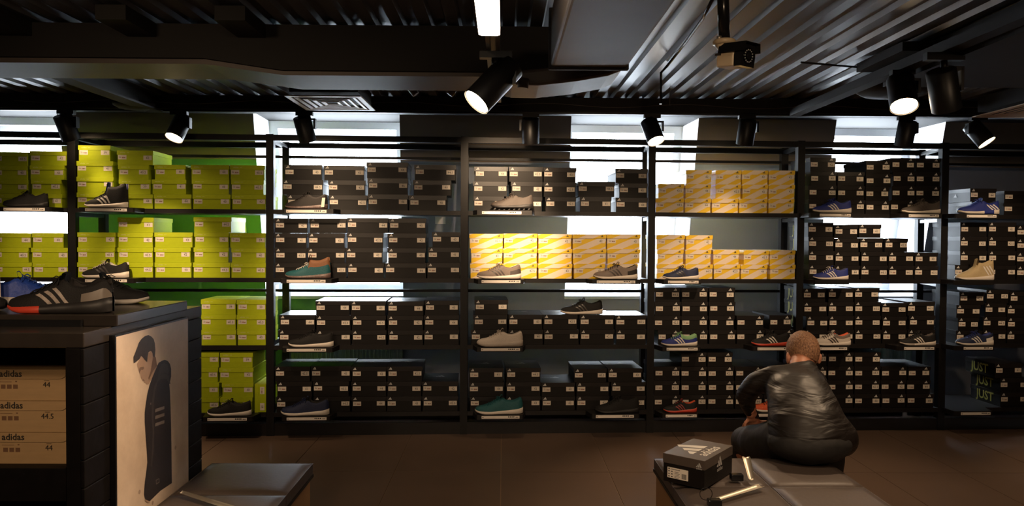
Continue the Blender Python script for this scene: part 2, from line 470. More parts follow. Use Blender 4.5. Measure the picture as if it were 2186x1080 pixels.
COL = {'black': 'black', 'lime': 'lime green', 'yellow': 'yellow striped', 'tan': 'tan'}
LEV = {1: ['alone in'], 2: ['bottom of', 'top of'], 3: ['bottom of', 'second up in', 'top of'], 4: ['bottom of', 'second up in', 'third up in', 'top of'],
       5: ['bottom of', 'second up in', 'third up in', 'fourth up in', 'top of']}
STK = ['first', 'second', 'third', 'fourth', 'fifth', 'sixth']
def shoe_box(kind, loc, rz, w, d, h, size, label, group, logo_right=False, bare=False, side=None, top=False, sw=0.056, sh=0.031, full=True, jag=0.0):
    T = thing('shoe_box', label, 'shoe box', loc, rz, group)
    mb_, ml = KM[kind]
    obj('box_body', mb_, T, (0, 0.004, 0), (0, 0, 0), (w - 0.007, d - 0.006, h - 0.0012))
    obj('lid', ml, T, (0, 0, 0), (0, 0, 0), (w, d, h - 0.001))
    if kind == 'tan':
        obj('size_print', size_sticker(size, 0.07, 0.034, True), T, (w/2 - 0.065, 0.0035, h * 0.52))
        obj('brand_mark', logo_mesh(kind), T, (-w/2 + 0.30, -0.0008, h * 0.85))
        obj('brand_mark', _st['tanmark'], T, (-w/2 + 0.30, 0.0035, h * 0.45))
        return T
    z = h * 0.70 - sh/2 - 0.002
    obj('size_sticker', size_sticker(size, sw, sh), T, (w/2 - sw/2 - 0.007 + random.uniform(-.004, 0), 0.0035, z + random.uniform(-.003, .001)))
    obj('barcode_sticker', code_sticker(sw, sh), T, (-w/2 + sw/2 + 0.006 + random.uniform(0, .006), 0.0035, z + random.uniform(-.002, .001)))
    lx = {'lime': -w/2 + 0.040, 'yellow': w/2 - 0.03}.get(kind, (w/2 - 0.035) if logo_right else (-w/2 + 0.026))
    obj('brand_mark', logo_mesh(kind), T, (lx, -0.0008, h * 0.85))
    if side: obj('side_print', side_mesh(side), T, (-w/2 - 0.0015, d * 0.5, h * 0.48))
    if top: obj('top_print', top_logo(), T, (0.0, d * 0.55, h + 0.0003))
    return T

def stacks(crop, bay, shelf, base_v, data, kind='black', **k):
    """data: for each stack (top pixel, [(x0, x1, size), ... from the bottom up]) in the crop's own pixels."""
    ox, oy, s = crop
    Y = D0 + 0.004
    prev = {}
    # keep neighbours apart level by level
    for si, (tv, rows) in enumerate(data):
        n = len(rows)
        um = ox + s * (rows[0][0] + rows[0][1]) / 2
        ztop = onwall(um, oy + s * tv, Y).z
        h = (ztop - ZS[shelf]) / n
        jj = random.uniform(0, 0.006)
        for li, (a, b, size) in enumerate(rows):
            v = oy + s * (tv + (base_v - tv) * (n - li - 0.5) / n)
            xa = onwall(ox + s * a, v, Y).x; xb = onwall(ox + s * b, v, Y).x
            lo = px_[bay] + PW + 0.003; hi = px_[bay + 1] - PW - 0.003
            hi2 = hi
            if xa < lo: xa = lo
            for (l0, l1, xe) in prev.get('all', []):
                if l0 < (li + 1) * h - 0.002 and l1 > li * h + 0.002 and xa < xe + 0.002: xa = xe + 0.002
            if xb > hi: xb = hi
            wd = xb - xa
            kk = dict(k); 
            side = kk.pop('side', None); top = kk.pop('top', False); frac = kk.pop('onlyfirst', True)
            sd = side if (side and (si == 0 or not frac)) else None
            lab = '%s shoe box marked %s, %s %s stack, %s shelf, %s bay' % (COL[kind], size, LEV[n][li], STK[si] if n > 0 else '', SHN[shelf], BAYN[bay])
            rz = 0.0
            shoe_box(kind, ((xa + xb) / 2, Y + jj + random.uniform(0, 0.004), ZS[shelf] + li * h + 0.0004), rz, wd, 0.33, h, size, lab,
                     '%s shoe boxes on the shelves' % COL[kind], side=sd, top=(top and li == n - 1), **kk)
        for li, (a, b, size) in enumerate(rows):
            v = oy + s * (tv + (base_v - tv) * (n - li - 0.5) / n)
            xe = min(onwall(ox + s * b, v, Y).x, px_[bay + 1] - PW - 0.003)
            prev.setdefault('all', []).append((li * h, (li + 1) * h, xe))
def R(*a):                                        # rows helper: R(x0,x1,'42', x0,x1,'43'...)
    return [(a[i], a[i + 1], a[i + 2]) for i in range(0, len(a), 3)]
A = (0, 280, .3148); B = (560, 280, .3149); Cc = (980, 280, .3147); Dd = (1380, 280, .3147); E = (1690, 280, .3147)
F = (400, 600, .3148); G = (980, 600, .3147); H = (1380, 600, .3147); I = (1690, 600, .3147)

# --- top shelf
stacks(A, 0, 0, 530, [(140, R(-60,190,'40', -60,186,'40', -55,184,'40', -60,186,'40.5')), (135, R(212,420,'41', 208,412,'40.5', 200,435,'43', 200,452,'42'))], 'lime')
stacks(A, 1, 0, 530, [(95, R(515,775,'44', 515,767,'40', 515,765,'41', 525,745,'39')), (130, R(800,1035,'44', 802,1018,'39', 797,1005,'40.5', 790,1036,'42')),
    (228, R(1042,1298,'44', 1028,1262,'41', 1045,1258,'40')), (228, R(1305,1562,'43', 1300,1553,'40', 1293,1553,'44')), (230, R(1568,1803,'42', 1565,1787,'40.5', 1558,1793,'40.5'))], 'lime')
stacks(B, 2, 0, 535, [(228, R(165,440,'41', 135,413,'44.5', 148,405,'40')), (232, R(450,710,'40.5', 445,700,'42', 415,693,'45')),
    (210, R(713,988,'46', 712,988,'46', 705,987,'44')), (228, R(992,1250,'40', 1022,1280,'40', 1030,1312,'44.5'))])
stacks(Cc, 3, 0, 545, [(240, R(98,305,'41', 95,328,'42', 103,332,'44')), (242, R(320,565,'42', 352,568,'42', 338,570,'42.5')), (246, R(585,795,'42.5', 573,795,'42.5', 573,797,'43')),
    (342, R(820,1035,'41', 808,1058,'44.5')), (255, R(1062,1280,'44', 1085,1280,'45', 1060,1280,'42'))])
stacks(Dd, 4, 0, 557, [(357, R(62,257,'44.5', 80,257,'42.5')), (262, R(262,440,'44', 265,440,'44', 270,445,'42')), (264, R(445,627,'44', 470,645,'42.5', 470,647,'42')),
    (265, R(630,823,'46', 652,828,'42', 649,828,'42')), (266, R(828,1003,'44', 830,1008,'43', 832,1010,'42'))], 'yellow', sw=0.050, sh=0.030)
K5 = dict(logo_right=True, sw=0.050, sh=0.032)
stacks(E, 5, 0, 568, [(178, R(115,310,'42', 115,308,'42.5', 130,310,'40', 128,305,'42')), (277, R(312,500,'44.5', 312,498,'43', 312,498,'41')),
    (200, R(502,670,'44', 500,665,'40', 505,680,'40', 505,675,'40.5')), (181, R(672,843,'44', 672,843,'41', 690,843,'40.5', 680,840,'44')), (183, R(845,1018,'42', 845,1018,'44', 845,1018,'44.5', 845,1018,'42'))], side='JUST', **K5)
stacks(E, 6, 0, 568, [(388, R(1225,1400,'41', 1215,1395,'44'))], side='mark', sw=0.05, sh=0.032)
# --- second shelf
stacks(A, 0, 1, 995, [(690, R(-60,212,'44.5', -60,190,'40.5', -60,208,'44')), (690, R(218,462,'44', 208,460,'43', 215,430,'40'))], 'lime')
stacks(A, 1, 1, 995, [(686, R(518,778,'43', 520,775,'40.5', 520,780,'42')), (585, R(795,1037,'44.5', 795,1037,'40.5', 795,1035,'42', 795,1040,'41')),
    (686, R(1047,1298,'40', 1045,1292,'42', 1045,1305,'43')), (582, R(1307,1560,'44.5', 1312,1550,'42', 1315,1550,'40', 1310,1568,'44.5')), (690, R(1565,1805,'40.5', 1568,1805,'40', 1556,1800,'39'))], 'lime')
stacks(B, 2, 1, 995, [(590, R(70,308,'42', 70,300,'40.5', 70,302,'41', 70,308,'40')), (590, R(310,572,'42.5', 303,560,'41', 310,560,'42', 318,570,'41')),
    (587, R(575,825,'40', 563,817,'40', 567,822,'42.5', 573,853,'44')), (590, R(830,1112,'44', 848,1108,'40', 848,1112,'42', 857,1110,'43')), (684, R(1115,1345,'46', 1122,1345,'41', 1150,1345,'43'))])
stacks(Cc, 3, 1, 1000, [(695, R(75,297,'42', 80,297,'41', 70,300,'42.5')), (694, R(300,530,'42.5', 299,530,'46', 303,532,'42')), (697, R(537,768,'43', 537,768,'42', 537,765,'42')),
    (698, R(778,990,'41', 772,1000,'46', 770,1000,'42')), (698, R(1005,1215,'42', 1005,1230,'43', 1003,1232,'45'))], 'yellow')
stacks(Dd, 4, 1, 1005, [(703, R(70,262,'44', 75,255,'41', 70,263,'45')), (705, R(265,453,'44.5', 264,440,'43', 270,452,'42')), (806, R(458,638,'42.5', 454,632,'44')),
    (808, R(642,823,'44', 660,835,'42.5')), (808, R(840,1013,'41', 838,1012,'42'))], 'yellow', sw=0.050, sh=0.030)
K5L = dict(sw=0.050, sh=0.032)
stacks(E, 5, 1, 1010, [(620, R(115,290,'44', 115,292,'44', 115,290,'42.5', 112,285,'40')), (635, R(293,468,'44', 293,465,'44', 290,462,'43', 288,455,'40')),
    (632, R(470,655,'44.5', 472,655,'42', 465,623,'42.5', 457,612,'41')), (727, R(658,833,'44.5', 658,835,'41', 633,792,'42.5')), (823, R(837,1000,'40.5', 838,995,'40'))], side='JUST', **K5L)
stacks(E, 6, 1, 1010, [(618, R(1110,1330,'44', 1145,1330,'43', 1145,1330,'42', 1145,1330,'41')), (618, R(1335,1525,'46', 1335,1525,'44', 1335,1525,'42.5', 1335,1525,'41')), (640, R(1528,1700,'42', 1528,1700,'40', 1528,1700,'41', 1528,1700,'43'))], side='mark', **K5L)
# --- third shelf
stacks(F, 1, 2, 437, [(125, R(90,330,'44', 92,328,'40.5', 90,328,'39')), (127, R(337,575,'40', 333,575,'40.5', 333,575,'39'))], 'lime')
stacks(F, 2, 2, 437, [(230, R(615,865,'44', 620,865,'44')), (135, R(872,1108,'43', 870,1108,'42.5', 853,1101,'44')), (135, R(1112,1350,'44.5', 1112,1345,'40.5', 1104,1345,'40')),
    (137, R(1360,1600,'42', 1355,1600,'42', 1358,1603,'44')), (132, R(1602,1843,'43', 1602,1843,'44', 1608,1843,'40'))], top=True)
stacks(G, 3, 2, 430, [(128, R(80,328,'42', 97,328,'44', 105,333,'41')), (228, R(335,572,'40', 335,568,'40')), (228, R(575,815,'41', 570,805,'42.5')), (230, R(820,1055,'42.5', 818,1052,'44')), (232, R(1065,1290,'44', 1060,1290,'40.5'))], top=True)
stacks(H, 4, 2, 430, [(45, R(78,232,'42.5', 48,235,'42.5', 48,235,'40.5', 48,232,'44.5')), (45, R(238,420,'40.5', 238,420,'43', 238,420,'44', 238,420,'44.5')),
    (45, R(425,608,'43', 425,598,'40', 425,605,'41', 425,602,'45')), (235, R(614,805,'42', 614,800,'42')), (232, R(808,1000,'44', 835,988,'44'))], **K5)
stacks(I, 5, 2, 432, [(50, R(85,245,'44', 100,250,'44', 75,245,'41', 80,235,'42')), (48, R(250,425,'42', 252,425,'42', 250,425,'44.5', 250,425,'41')),
    (46, R(428,612,'44.5', 428,608,'44.5', 428,608,'44.5', 428,598,'44')), (148, R(617,785,'40.5', 615,785,'40.5', 612,785,'42.5')), (140, R(790,975,'44', 797,975,'44', 788,975,'44.5'))], side='JUST', **K5L)
stacks(I, 6, 2, 432, [(75, R(1115,1295,'42', 1130,1275,'40.5', 1120,1285,'41', 1140,1312,'42.5')), (60, R(1300,1462,'42', 1300,1462,'44.5', 1315,1462,'40', 1325,1480,'42.5')),
    (75, R(1466,1650,'41', 1466,1650,'42', 1466,1650,'44', 1484,1650,'40'))], side='mark', **K5L)
# --- bottom shelf
stacks(F, 1, 3, 893, [(485, R(-15,213,'40.5', -10,213,'41', -10,206,'40.5', -10,212,'44')), (487, R(220,440,'41', 232,447,'40', 214,447,'42', 220,443,'39'))], 'lime')
stacks(F, 2, 3, 885, [(580, R(600,840,'42', 605,845,'41', 590,832,'42.5')), (578, R(855,1105,'44.5', 850,1095,'40.5', 837,1108,'45')), (582, R(1112,1348,'44', 1110,1350,'44', 1110,1350,'42')),
    (580, R(1350,1588,'43', 1353,1588,'40', 1353,1595,'42.5')), (682, R(1592,1835,'42.5', 1590,1835,'42'))], top=True)
stacks(G, 3, 3, 885, [(590, R(72,308,'42', 68,305,'44', 68,302,'41')), (590, R(318,555,'43', 318,555,'42', 318,555,'44.5')), (690, R(560,788,'42', 558,788,'40')),
    (595, R(795,1020,'42', 795,1020,'40', 780,1003,'40.5')), (592, R(1042,1270,'42', 1032,1270,'44', 1010,1245,'43'))], top=True)
stacks(H, 4, 3, 870, [(580, R(48,232,'44', 48,228,'42.5', 50,232,'42.5')), (485, R(235,412,'42.5', 235,412,'44.5', 235,412,'41', 237,410,'42.5')), (485, R(415,598,'44', 417,598,'44', 415,598,'42.5', 415,588,'43')),
    (580, R(600,790,'44', 602,790,'44', 602,790,'42')), (580, R(795,985,'44', 795,985,'42', 795,985,'43'))], top=False, **K5)
stacks(I, 5, 3, 860, [(485, R(70,245,'42', 70,245,'41', 70,245,'43', 75,245,'42.5')), (485, R(248,425,'44', 248,425,'41', 248,425,'44', 248,425,'42')),
    (485, R(428,606,'44', 428,604,'42.5', 428,606,'44.5', 428,608,'42')), (580, R(610,778,'42', 608,778,'42', 612,788,'44')), (580, R(782,968,'44', 782,945,'44', 792,945,'41'))], **K5)
stacks(I, 6, 3, 860, [(560, R(1420,1610,'42', 1420,1610,'40', 1382,1570,'41'))], side='JUST', **K5L)
# box standing on end beside the lime stacks, and odd boxes at the right edge
def at_px(crop, x, y, Y): 
    ox, oy, s = crop; return onwall(ox + s * x, oy + s * y, Y)
a = at_px(F, 455, 885, D0); b = at_px(F, 533, 700, D0)
T = thing('shoe_box', 'lime green shoe box stood on its side, end of bottom shelf, second bay', 'shoe box', ((a.x + b.x) / 2, D0 + 0.006, ZS[3] + 0.0005), 0, 'lime green shoe boxes on the shelves')
hh = b.z - ZS[3]; ww = b.x - a.x
i_ = obj('box_body', KM['lime'][0], T, (ww/2 - 0.002, 0.002, hh/2), (0, -math.pi/2, 0), (hh - 0.004, 0.326, ww - 0.004))
obj('lid', KM['lime'][1], T, (ww/2, 0, hh/2), (0, -math.pi/2, 0), (hh, 0.33, ww))
obj('size_sticker', size_sticker('39', 0.05, 0.03), T, (0.012, 0.0015, 0.04), (0, math.pi/2, 0))
obj('barcode_sticker', code_sticker(0.05, 0.03), T, (0.012, 0.0015, hh - 0.045), (0, math.pi/2, 0))
for li in range(2):
    a = at_px(E, 1440, 568 - li * 88, D0)
    shoe_box('black', (a.x + 0.13 + li * 0.004, D0 + 0.01, ZS[0] + li * 0.088 + 0.0004), 0, 0.25, 0.33, 0.088, '43',
             'black shoe box with marked side, %s of two, far end of top shelf' % ('lower', 'upper')[li], 'black shoe boxes on the shelves', logo_right=True)

# ================================================================== DISPLAY LEDGES AND SHOES
LD = 0.125
def ledge(bay, shelf, l0, l1, s0, s1, desc, strip=True, v=None, empty_strip=False):
    v = v or [451, 598, 744, 890][shelf]
    yf = D0 - LD
    a = onwall(l0, v, yf).x; b = onwall(l1, v, yf).x
    z = ZS[shelf]
    T = thing('display_ledge', desc, 'display ledge', ((a + b) / 2, D0 - 0.008, z - 0.030), 0, 'price ledges along the shelf fronts')
    hw = (b - a) / 2
    m = MB(); m.prism([(-hw - 0.02, 0), (-hw, -LD + 0.02), (-hw + 0.008, -LD + 0.008), (hw - 0.008, -LD + 0.008), (hw, -LD + 0.02), (hw + 0.02, 0)], 0.0, 0.032, 0, 'xy')
    m.build('ledge_body', M_shelf, T)
    if strip:
        sa = onwall(s0, v, yf).x - (a + b) / 2; sb = onwall(s1, v, yf).x - (a + b) / 2
        m = MB(); m.box(sa, sb, -LD + 0.0055, -LD + 0.0078, 0.006, 0.025, 0)
        w_ = sb - sa
        for k in range(4): m.box(sb - w_ * (0.30 - 0.045 * k), sb - w_ * (0.27 - 0.045 * k), -LD + 0.005, -LD + 0.0056, 0.014, 0.022, 1)
        for k in range(3): m.box(sb - w_ * (0.10 - 0.025 * k), sb - w_ * (0.085 - 0.025 * k), -LD + 0.005, -LD + 0.0056, 0.012, 0.018, 1)
        m.box(sa + 0.004, sa + 0.014, -LD + 0.005, -LD + 0.0056, 0.013, 0.016, 1)
        m.build('price_strip', [mat('price_strip_card', (0.95, 0.88, 0.80), 0.4, 0, 0.03), M_ink], T)
    return T

def smm(name, c, rough=0.6, var=0.2, bump=0.25, scale=260): return mat(name, c, rough, 0, var, scale, bump)
def lerp_tab(tab, t):
    for i in range(len(tab) - 1):
        a, b = tab[i], tab[i + 1]
        if t <= b[0]:
            f = (t - a[0]) / max(1e-6, b[0] - a[0]); f = f * f * (3 - 2 * f) * 0.5 + f * 0.5
            return a[1] + (b[1] - a[1]) * f
    return tab[-1][1]
HW = [(0, 0.012), (0.03, 0.075), (0.09, 0.118), (0.2, 0.150), (0.32, 0.158), (0.48, 0.135), (0.65, 0.118), (0.8, 0.118), (0.92, 0.100), (0.975, 0.066), (1, 0.014)]
def make_shoe(name, label, L, upper, sole, lining, stripe=None, lace=None, tongue=None, high=0.0, sole_h=1.0, outsole=None, accent=None, accent_span=None,
              collar=None, heel=None, blades=False, tag_=False, style='run', height=1.0, nstr=3, stripe_t=0.47, group=None, cat='shoe'):
    T = thing(name, label, cat, (0, 0, 0), 0, group)
    lift = 0.05 if blades else 0.0
    def zb(t): return lift + (0.055 * (1 - t / 0.22) ** 2 if t < 0.22 else 0) + (0.012 * ((t - 0.9) / 0.1) ** 2 if t > 0.9 else 0)
    def zs(t): return lift + lerp_tab([(0, 0.085), (0.1, 0.062), (0.35, 0.058 * sole_h), (0.6, 0.075 * sole_h), (0.85, 0.098 * sole_h), (1, 0.125 * sole_h)], t)
    H = height
    top = [(0, 0.10), (0.03, 0.135), (0.10, 0.162), (0.2, 0.180), (0.30, 0.215), (0.40, 0.265), (0.50, 0.315), (0.56, 0.325 + high * 0.6),
           (0.66, 0.262 + high * 0.9), (0.76, 0.250 + high), (0.86, 0.282 + high), (0.94, 0.325 + high), (0.975, 0.315 + high), (1, 0.20)]
    def zt(t):
        z = lerp_tab(top, t)
        return max(zs(t) + 0.012, lift + z * (H if t > 0.1 else 1))
    hw = lambda t: lerp_tab(HW, t)
    def outer(t, k, sd):                           # k: 0 at the sole, 1 at the collar line
        z0, z1 = zs(t) - 0.008, zt(t)
        if t < 0.53:
            ph = k * 0.62 * math.pi / 2
            return Vector((t, sd * hw(t) * math.cos(ph) ** 0.9, z0 + (z1 - z0) * math.sin(ph) ** 0.95))
        q = min(1, (t - 0.53) / 0.06)
        ph = k * 0.62 * math.pi / 2
        a = Vector((t, sd * hw(t) * math.cos(ph) ** 0.9, z0 + (z1 - z0) * math.sin(ph) ** 0.95))
        kk = k
        b = Vector((t, sd * hw(t) * (1 - 0.30 * kk ** 1.4), z0 + (z1 - z0) * kk))
        return a.lerp(b, q)
    ts = [0, 0.012, 0.03, 0.06, 0.1, 0.15, 0.2, 0.26, 0.32, 0.38, 0.44, 0.49, 0.53, 0.56, 0.60, 0.65, 0.7, 0.75, 0.8, 0.85, 0.9, 0.94, 0.965, 0.985, 1.0]
    rings = []
    for t in ts:
        r = [outer(t, k, -1) for k in (0, .3, .55, .8, 1)]
        z0, z1 = zs(t) - 0.008, zt(t); h_ = hw(t)
        opened = 0.53 < t < 0.975
        mid = []
        for sgn, ph in ((-1, .72), (-1, .86), (0, 1), (1, .86), (1, .72)):
            if not opened:
                a = ph * math.pi / 2
                mid.append(Vector((t, sgn * h_ * math.cos(a) ** 0.9 if sgn else 0, z0 + (z1 - z0) * math.sin(a) ** 0.95)))
        if opened:
            e = 0.70 * h_
            mid = [Vector((t, -e * 0.86, z1 - 0.004)), Vector((t, -e * 0.74, z0 + 0.05)), Vector((t, 0, z0 + 0.04)), Vector((t, e * 0.74, z0 + 0.05)), Vector((t, e * 0.86, z1 - 0.004))]
        rr = r + mid + [outer(t, k, 1) for k in (1, .8, .55, .3, 0)]
        rings.append(rr)
    m = MB(); N = 15
    vs = [((p.x - 0.5) * L, p.y * L, p.z * L) for r in rings for p in r]
    cols = [upper, lining, collar or upper, heel or upper]
    fs0, = ([],)
    m.add(vs, [], 0)
    for i in range(len(ts) - 1):
        for k in range(N - 1):
            inner = 4 <= k <= 9 and ts[i] >= 0.53 and ts[i + 1] <= 0.985
            mi = 1 if inner else 0
            if not inner and collar and ts[i] >= 0.5 and (2 <= k <= 3 or 10 <= k <= 11): mi = 2
            if not inner and heel and ts[i] >= 0.75 and (k <= 1 or k >= 12): mi = 3
            m.f.append((i*N + k, (i+1)*N + k, (i+1)*N + k + 1, i*N + k + 1)); m.m.append(mi); m.sm.append(True)
    m.build('upper', cols, T)
    # sole
    m = MB(); rings = []
    for t in ts:
        h_ = hw(t) * 1.06 + 0.004; a, b = zb(t), zs(t)
        b = max(b, a + 0.02); mid = (a + b) / 2
        rings.append([(t, -h_ * 0.88, a), (t, -h_ * 1.03, a + 0.012), (t, -h_ * 1.05, mid), (t, -h_ * 0.99, b), (t, 0, b), (t, h_ * 0.99, b), (t, h_ * 1.05, mid), (t, h_ * 1.03, a + 0.012), (t, h_ * 0.88, a), (t, 0, a)])
    vs = [((p[0] - 0.5) * L * 1.01, p[1] * L, p[2] * L) for r in rings for p in r]
    m.add(vs, [], 0); N = 10
    for i in range(len(ts) - 1):
        tm = (ts[i] + ts[i+1]) / 2
        for k in range(N):
            mi = 0
            if accent and accent_span[0] <= tm <= accent_span[1]: mi = 2 if k in (0, 1, 2, 5, 6, 7) else 0
            if outsole and k in (0, 7, 8, 9): mi = 1
            m.f.append((i*N + k, i*N + (k+1) % N, (i+1)*N + (k+1) % N, (i+1)*N + k)); m.m.append(mi); m.sm.append(k not in (3, 4, 8, 9))
    if blades:
        m.build('sole_plate', [sole], T)
        for q in range(8):
            x = -0.40 + q * 0.115
            b = MB(); hb = 0.005
            b.prism([((x) * L, 0.075 * L), ((x + 0.035) * L, 0.075 * L), ((x - 0.005) * L, hb), ((x - 0.045) * L, hb)], -0.10 * L, 0.10 * L)
            b.build('sole_blade', sole, T)
    else: m.build('sole', [sole, outsole or sole, accent or sole], T)
    # stripes on both flanks
    if stripe:
        for q in range(nstr):
            tb = stripe_t + 0.075 * q
            for sd in (-1, 1):
                m = MB(); g = []
                for k in range(6):
                    kk = 0.06 + 0.70 * k / 5; tc_ = tb - 0.13 * (k / 5)
                    for dt in (-0.019, 0.019):
                        p = outer(max(0.05, tc_ + dt), kk, sd); g.append(((p.x - 0.5) * L, (p.y + sd * 0.005) * L, p.z * L + 0.0006))
                m.add(g, [(2*k, 2*k+1, 2*k+3, 2*k+2) for k in range(5)], 0, True)
                m.build('stripe', stripe, T)
    # tongue and laces
    tm_ = tongue or upper
    m = MB(); g = []
    for t, dz in ((0.36, 0.008), (0.44, 0.012), (0.49, 0.02), (0.525, 0.045 + high * 0.7), (0.54, 0.075 + high * 0.9), (0.555, 0.080 + high * 0.9)):
        z = lift + (lerp_tab(top, min(t, 0.5)) * H) + dz; w_ = 0.055
        g += [((t - 0.5) * L, -w_ * L, (z - 0.012) * L), ((t - 0.5) * L, 0, z * L), ((t - 0.5) * L, w_ * L, (z - 0.012) * L)]
    for t, dz in ((0.575, 0.070 + high * 0.9), (0.565, 0.03 + high * 0.5), (0.56, 0.0)):
        z = lift + (lerp_tab(top, 0.5) * H) + dz; w_ = 0.05
        g += [((t - 0.5) * L, -w_ * L, (z - 0.012) * L), ((t - 0.5) * L, 0, z * L), ((t - 0.5) * L, w_ * L, (z - 0.012) * L)]
    n_ = len(g) // 3
    fs = []
    for i in range(n_ - 1): fs += [(3*i, 3*i+1, 3*i+4, 3*i+3), (3*i+1, 3*i+2, 3*i+5, 3*i+4)]
    m.add(g, fs, 0, True); m.build('tongue', tm_, T)
    if lace:
        m = MB()
        for q in range(5):
            t = 0.28 + q * 0.052
            pts = []
            for k in range(7):
                a = -1 + 2 * k / 6
                tt = t + 0.02 * a
                z0, z1 = zs(tt), zt(tt); ph = (1 - abs(a) * 0.42) * math.pi / 2
                pts.append(((tt - 0.5) * L, math.copysign(hw(tt) * math.cos(ph) ** 0.9, a) * L if a else 0, (z0 + (z1 - z0) * math.sin(ph) ** 0.95 + 0.012) * L))
            m.tube(pts, 0.0023, 0, 6)
        x, z = (0.50 - 0.5) * L, (lift + lerp_tab(top, 0.49) * H + 0.02) * L
        for sd in (-1, 1):
            m.tube([(x, 0, z), (x - 0.010, sd * 0.012, z + 0.006), (x - 0.022, sd * 0.020, z - 0.002), (x - 0.016, sd * 0.010, z - 0.006), (x, 0, z)], 0.0018, 0, 5)
            m.tube([(x, 0, z), (x + 0.004, sd * 0.02, z + 0.002), (x + 0.006, sd * 0.034, z - 0.022)], 0.0018, 0, 5)
        m.build('laces', lace, T)
    if tag_:
        m = MB(); m.box(-0.001, 0.001, -0.012, 0.012, -0.065, 0, 0); m.build('swing_tag', M_paper, T, ((0.93 - 0.5) * L, -0.10 * L, 0.27 * L), (0, 0.2, 1.2))
    return T
def put_shoe(T, u0, u1, shelf=None, z=None, off=0.068, flip=False, turn=0.0):
    z = z if z is not None else ZS[shelf] + 0.0025
    Y = D0 - off
    v = [450, 596, 740, 884][shelf] if shelf is not None else 668
    a = onwall(u0, v, Y).x; b = onwall(u1, v, Y).x
    T.location = ((a + b) / 2, Y, z); T.rotation_euler = (0, 0, (math.pi if flip else 0) + turn)
def slen(u0, u1, v=600, off=0.068):
    Y = D0 - off
    return onwall(u1, v, Y).x - onwall(u0, v, Y).x
c_black = smm('black_mesh_fabric', (0.007, 0.006, 0.006), 0.75); c_white = mat('white_foam_sole', (0.74, 0.66, 0.58), 0.5, 0, 0.05)
c_dark = smm('charcoal_knit', (0.020, 0.016, 0.015), 0.7); c_blue = smm('royal_blue_mesh', (0.015, 0.030, 0.22)); c_navy = smm('navy_mesh', (0.010, 0.018, 0.065))
c_grey = smm('warm_grey_mesh', (0.20, 0.155, 0.13)); c_dgrey = smm('dark_grey_mesh', (0.075, 0.06, 0.052)); c_teal = smm('teal_mesh', (0.010, 0.10, 0.115))
c_lgrey = smm('pale_grey_knit', (0.66, 0.58, 0.51)); c_tan = smm('sand_knit', (0.52, 0.40, 0.22)); c_red = mat('coral_red_foam', (0.62, 0.06, 0.03), 0.45)
c_brown = smm('brown_knit_collar', (0.22, 0.09, 0.035)); c_gsole = mat('dark_rubber', (0.018, 0.016, 0.016), 0.5); c_msole = mat('marbled_sole', (0.15, 0.10, 0.09), 0.45, 0, 0.9, 90)
c_lime = smm('pale_green_mesh', (0.22, 0.42, 0.20)); c_orange = smm('orange_lining', (0.75, 0.11, 0.03)); c_greysole = mat('grey_sole', (0.42, 0.36, 0.31), 0.5); c_liningw = smm('white_lining', (0.65, 0.60, 0.54))
c_str = mat('white_stripe', (0.80, 0.74, 0.68), 0.45, 0, 0.03); c_strd = mat('dark_stripe', (0.06, 0.045, 0.04), 0.5); c_strr = mat('dark_red_stripe', (0.32, 0.05, 0.05), 0.5); c_dstr = mat('faded_black_stripe', (0.05, 0.042, 0.04), 0.35)
G_ = 'shoes displayed one by one along the shelves'
def S(lab, u0, u1, shelf, up, so, li, **k):
    pk = {q: k.pop(q) for q in ('flip', 'turn', 'off', 'z') if q in k}
    T = make_shoe('sports_shoe', lab, slen(u0, u1) , up, so, li, **k)
    if 'z' in pk: put_shoe(T, u0, u1, None, **pk)
    else: put_shoe(T, u0, u1, shelf, **pk)
    return T
# top shelf
S('all black low running shoe on the top shelf in front of lime boxes, first bay', 8, 103, 0, c_black, c_gsole, c_black, lace=c_black)
S('black high-top shoe with blue lining, white sole and three white stripes', 182, 274, 0, c_black, c_white, c_blue, stripe=c_str, lace=c_black, high=0.19, tongue=c_blue, sole_h=1.1, height=1.12)
S('dark charcoal knit shoe with bumpy sole and hanging tag, top shelf, third bay', 609, 699, 0, c_dark, c_msole, c_black, lace=c_dark, tag_=True, outsole=c_gsole, height=1.1)
S('brown-grey shoe on separate black sole blades, top shelf, fourth bay', 1048, 1138, 0, c_dgrey, c_gsole, c_black, lace=c_dgrey, blades=True)
S('royal blue shoe with three white stripes, top shelf of sixth bay', 1735, 1816, 0, c_blue, c_white, c_navy, stripe=c_str, lace=c_blue, sole_h=1.1)
S('dark grey shoe with pale sole at the end of the top shelf, sixth bay', 1925, 2006, 0, c_dgrey, c_white, c_black, stripe=c_strd, lace=c_dgrey)
S('royal blue shoe with white stripes at the heel, top shelf, seventh bay', 2045, 2131, 0, c_blue, c_white, c_navy, stripe=c_str, lace=c_blue, stripe_t=0.78, accent=c_blue, accent_span=(0.58, 0.78))
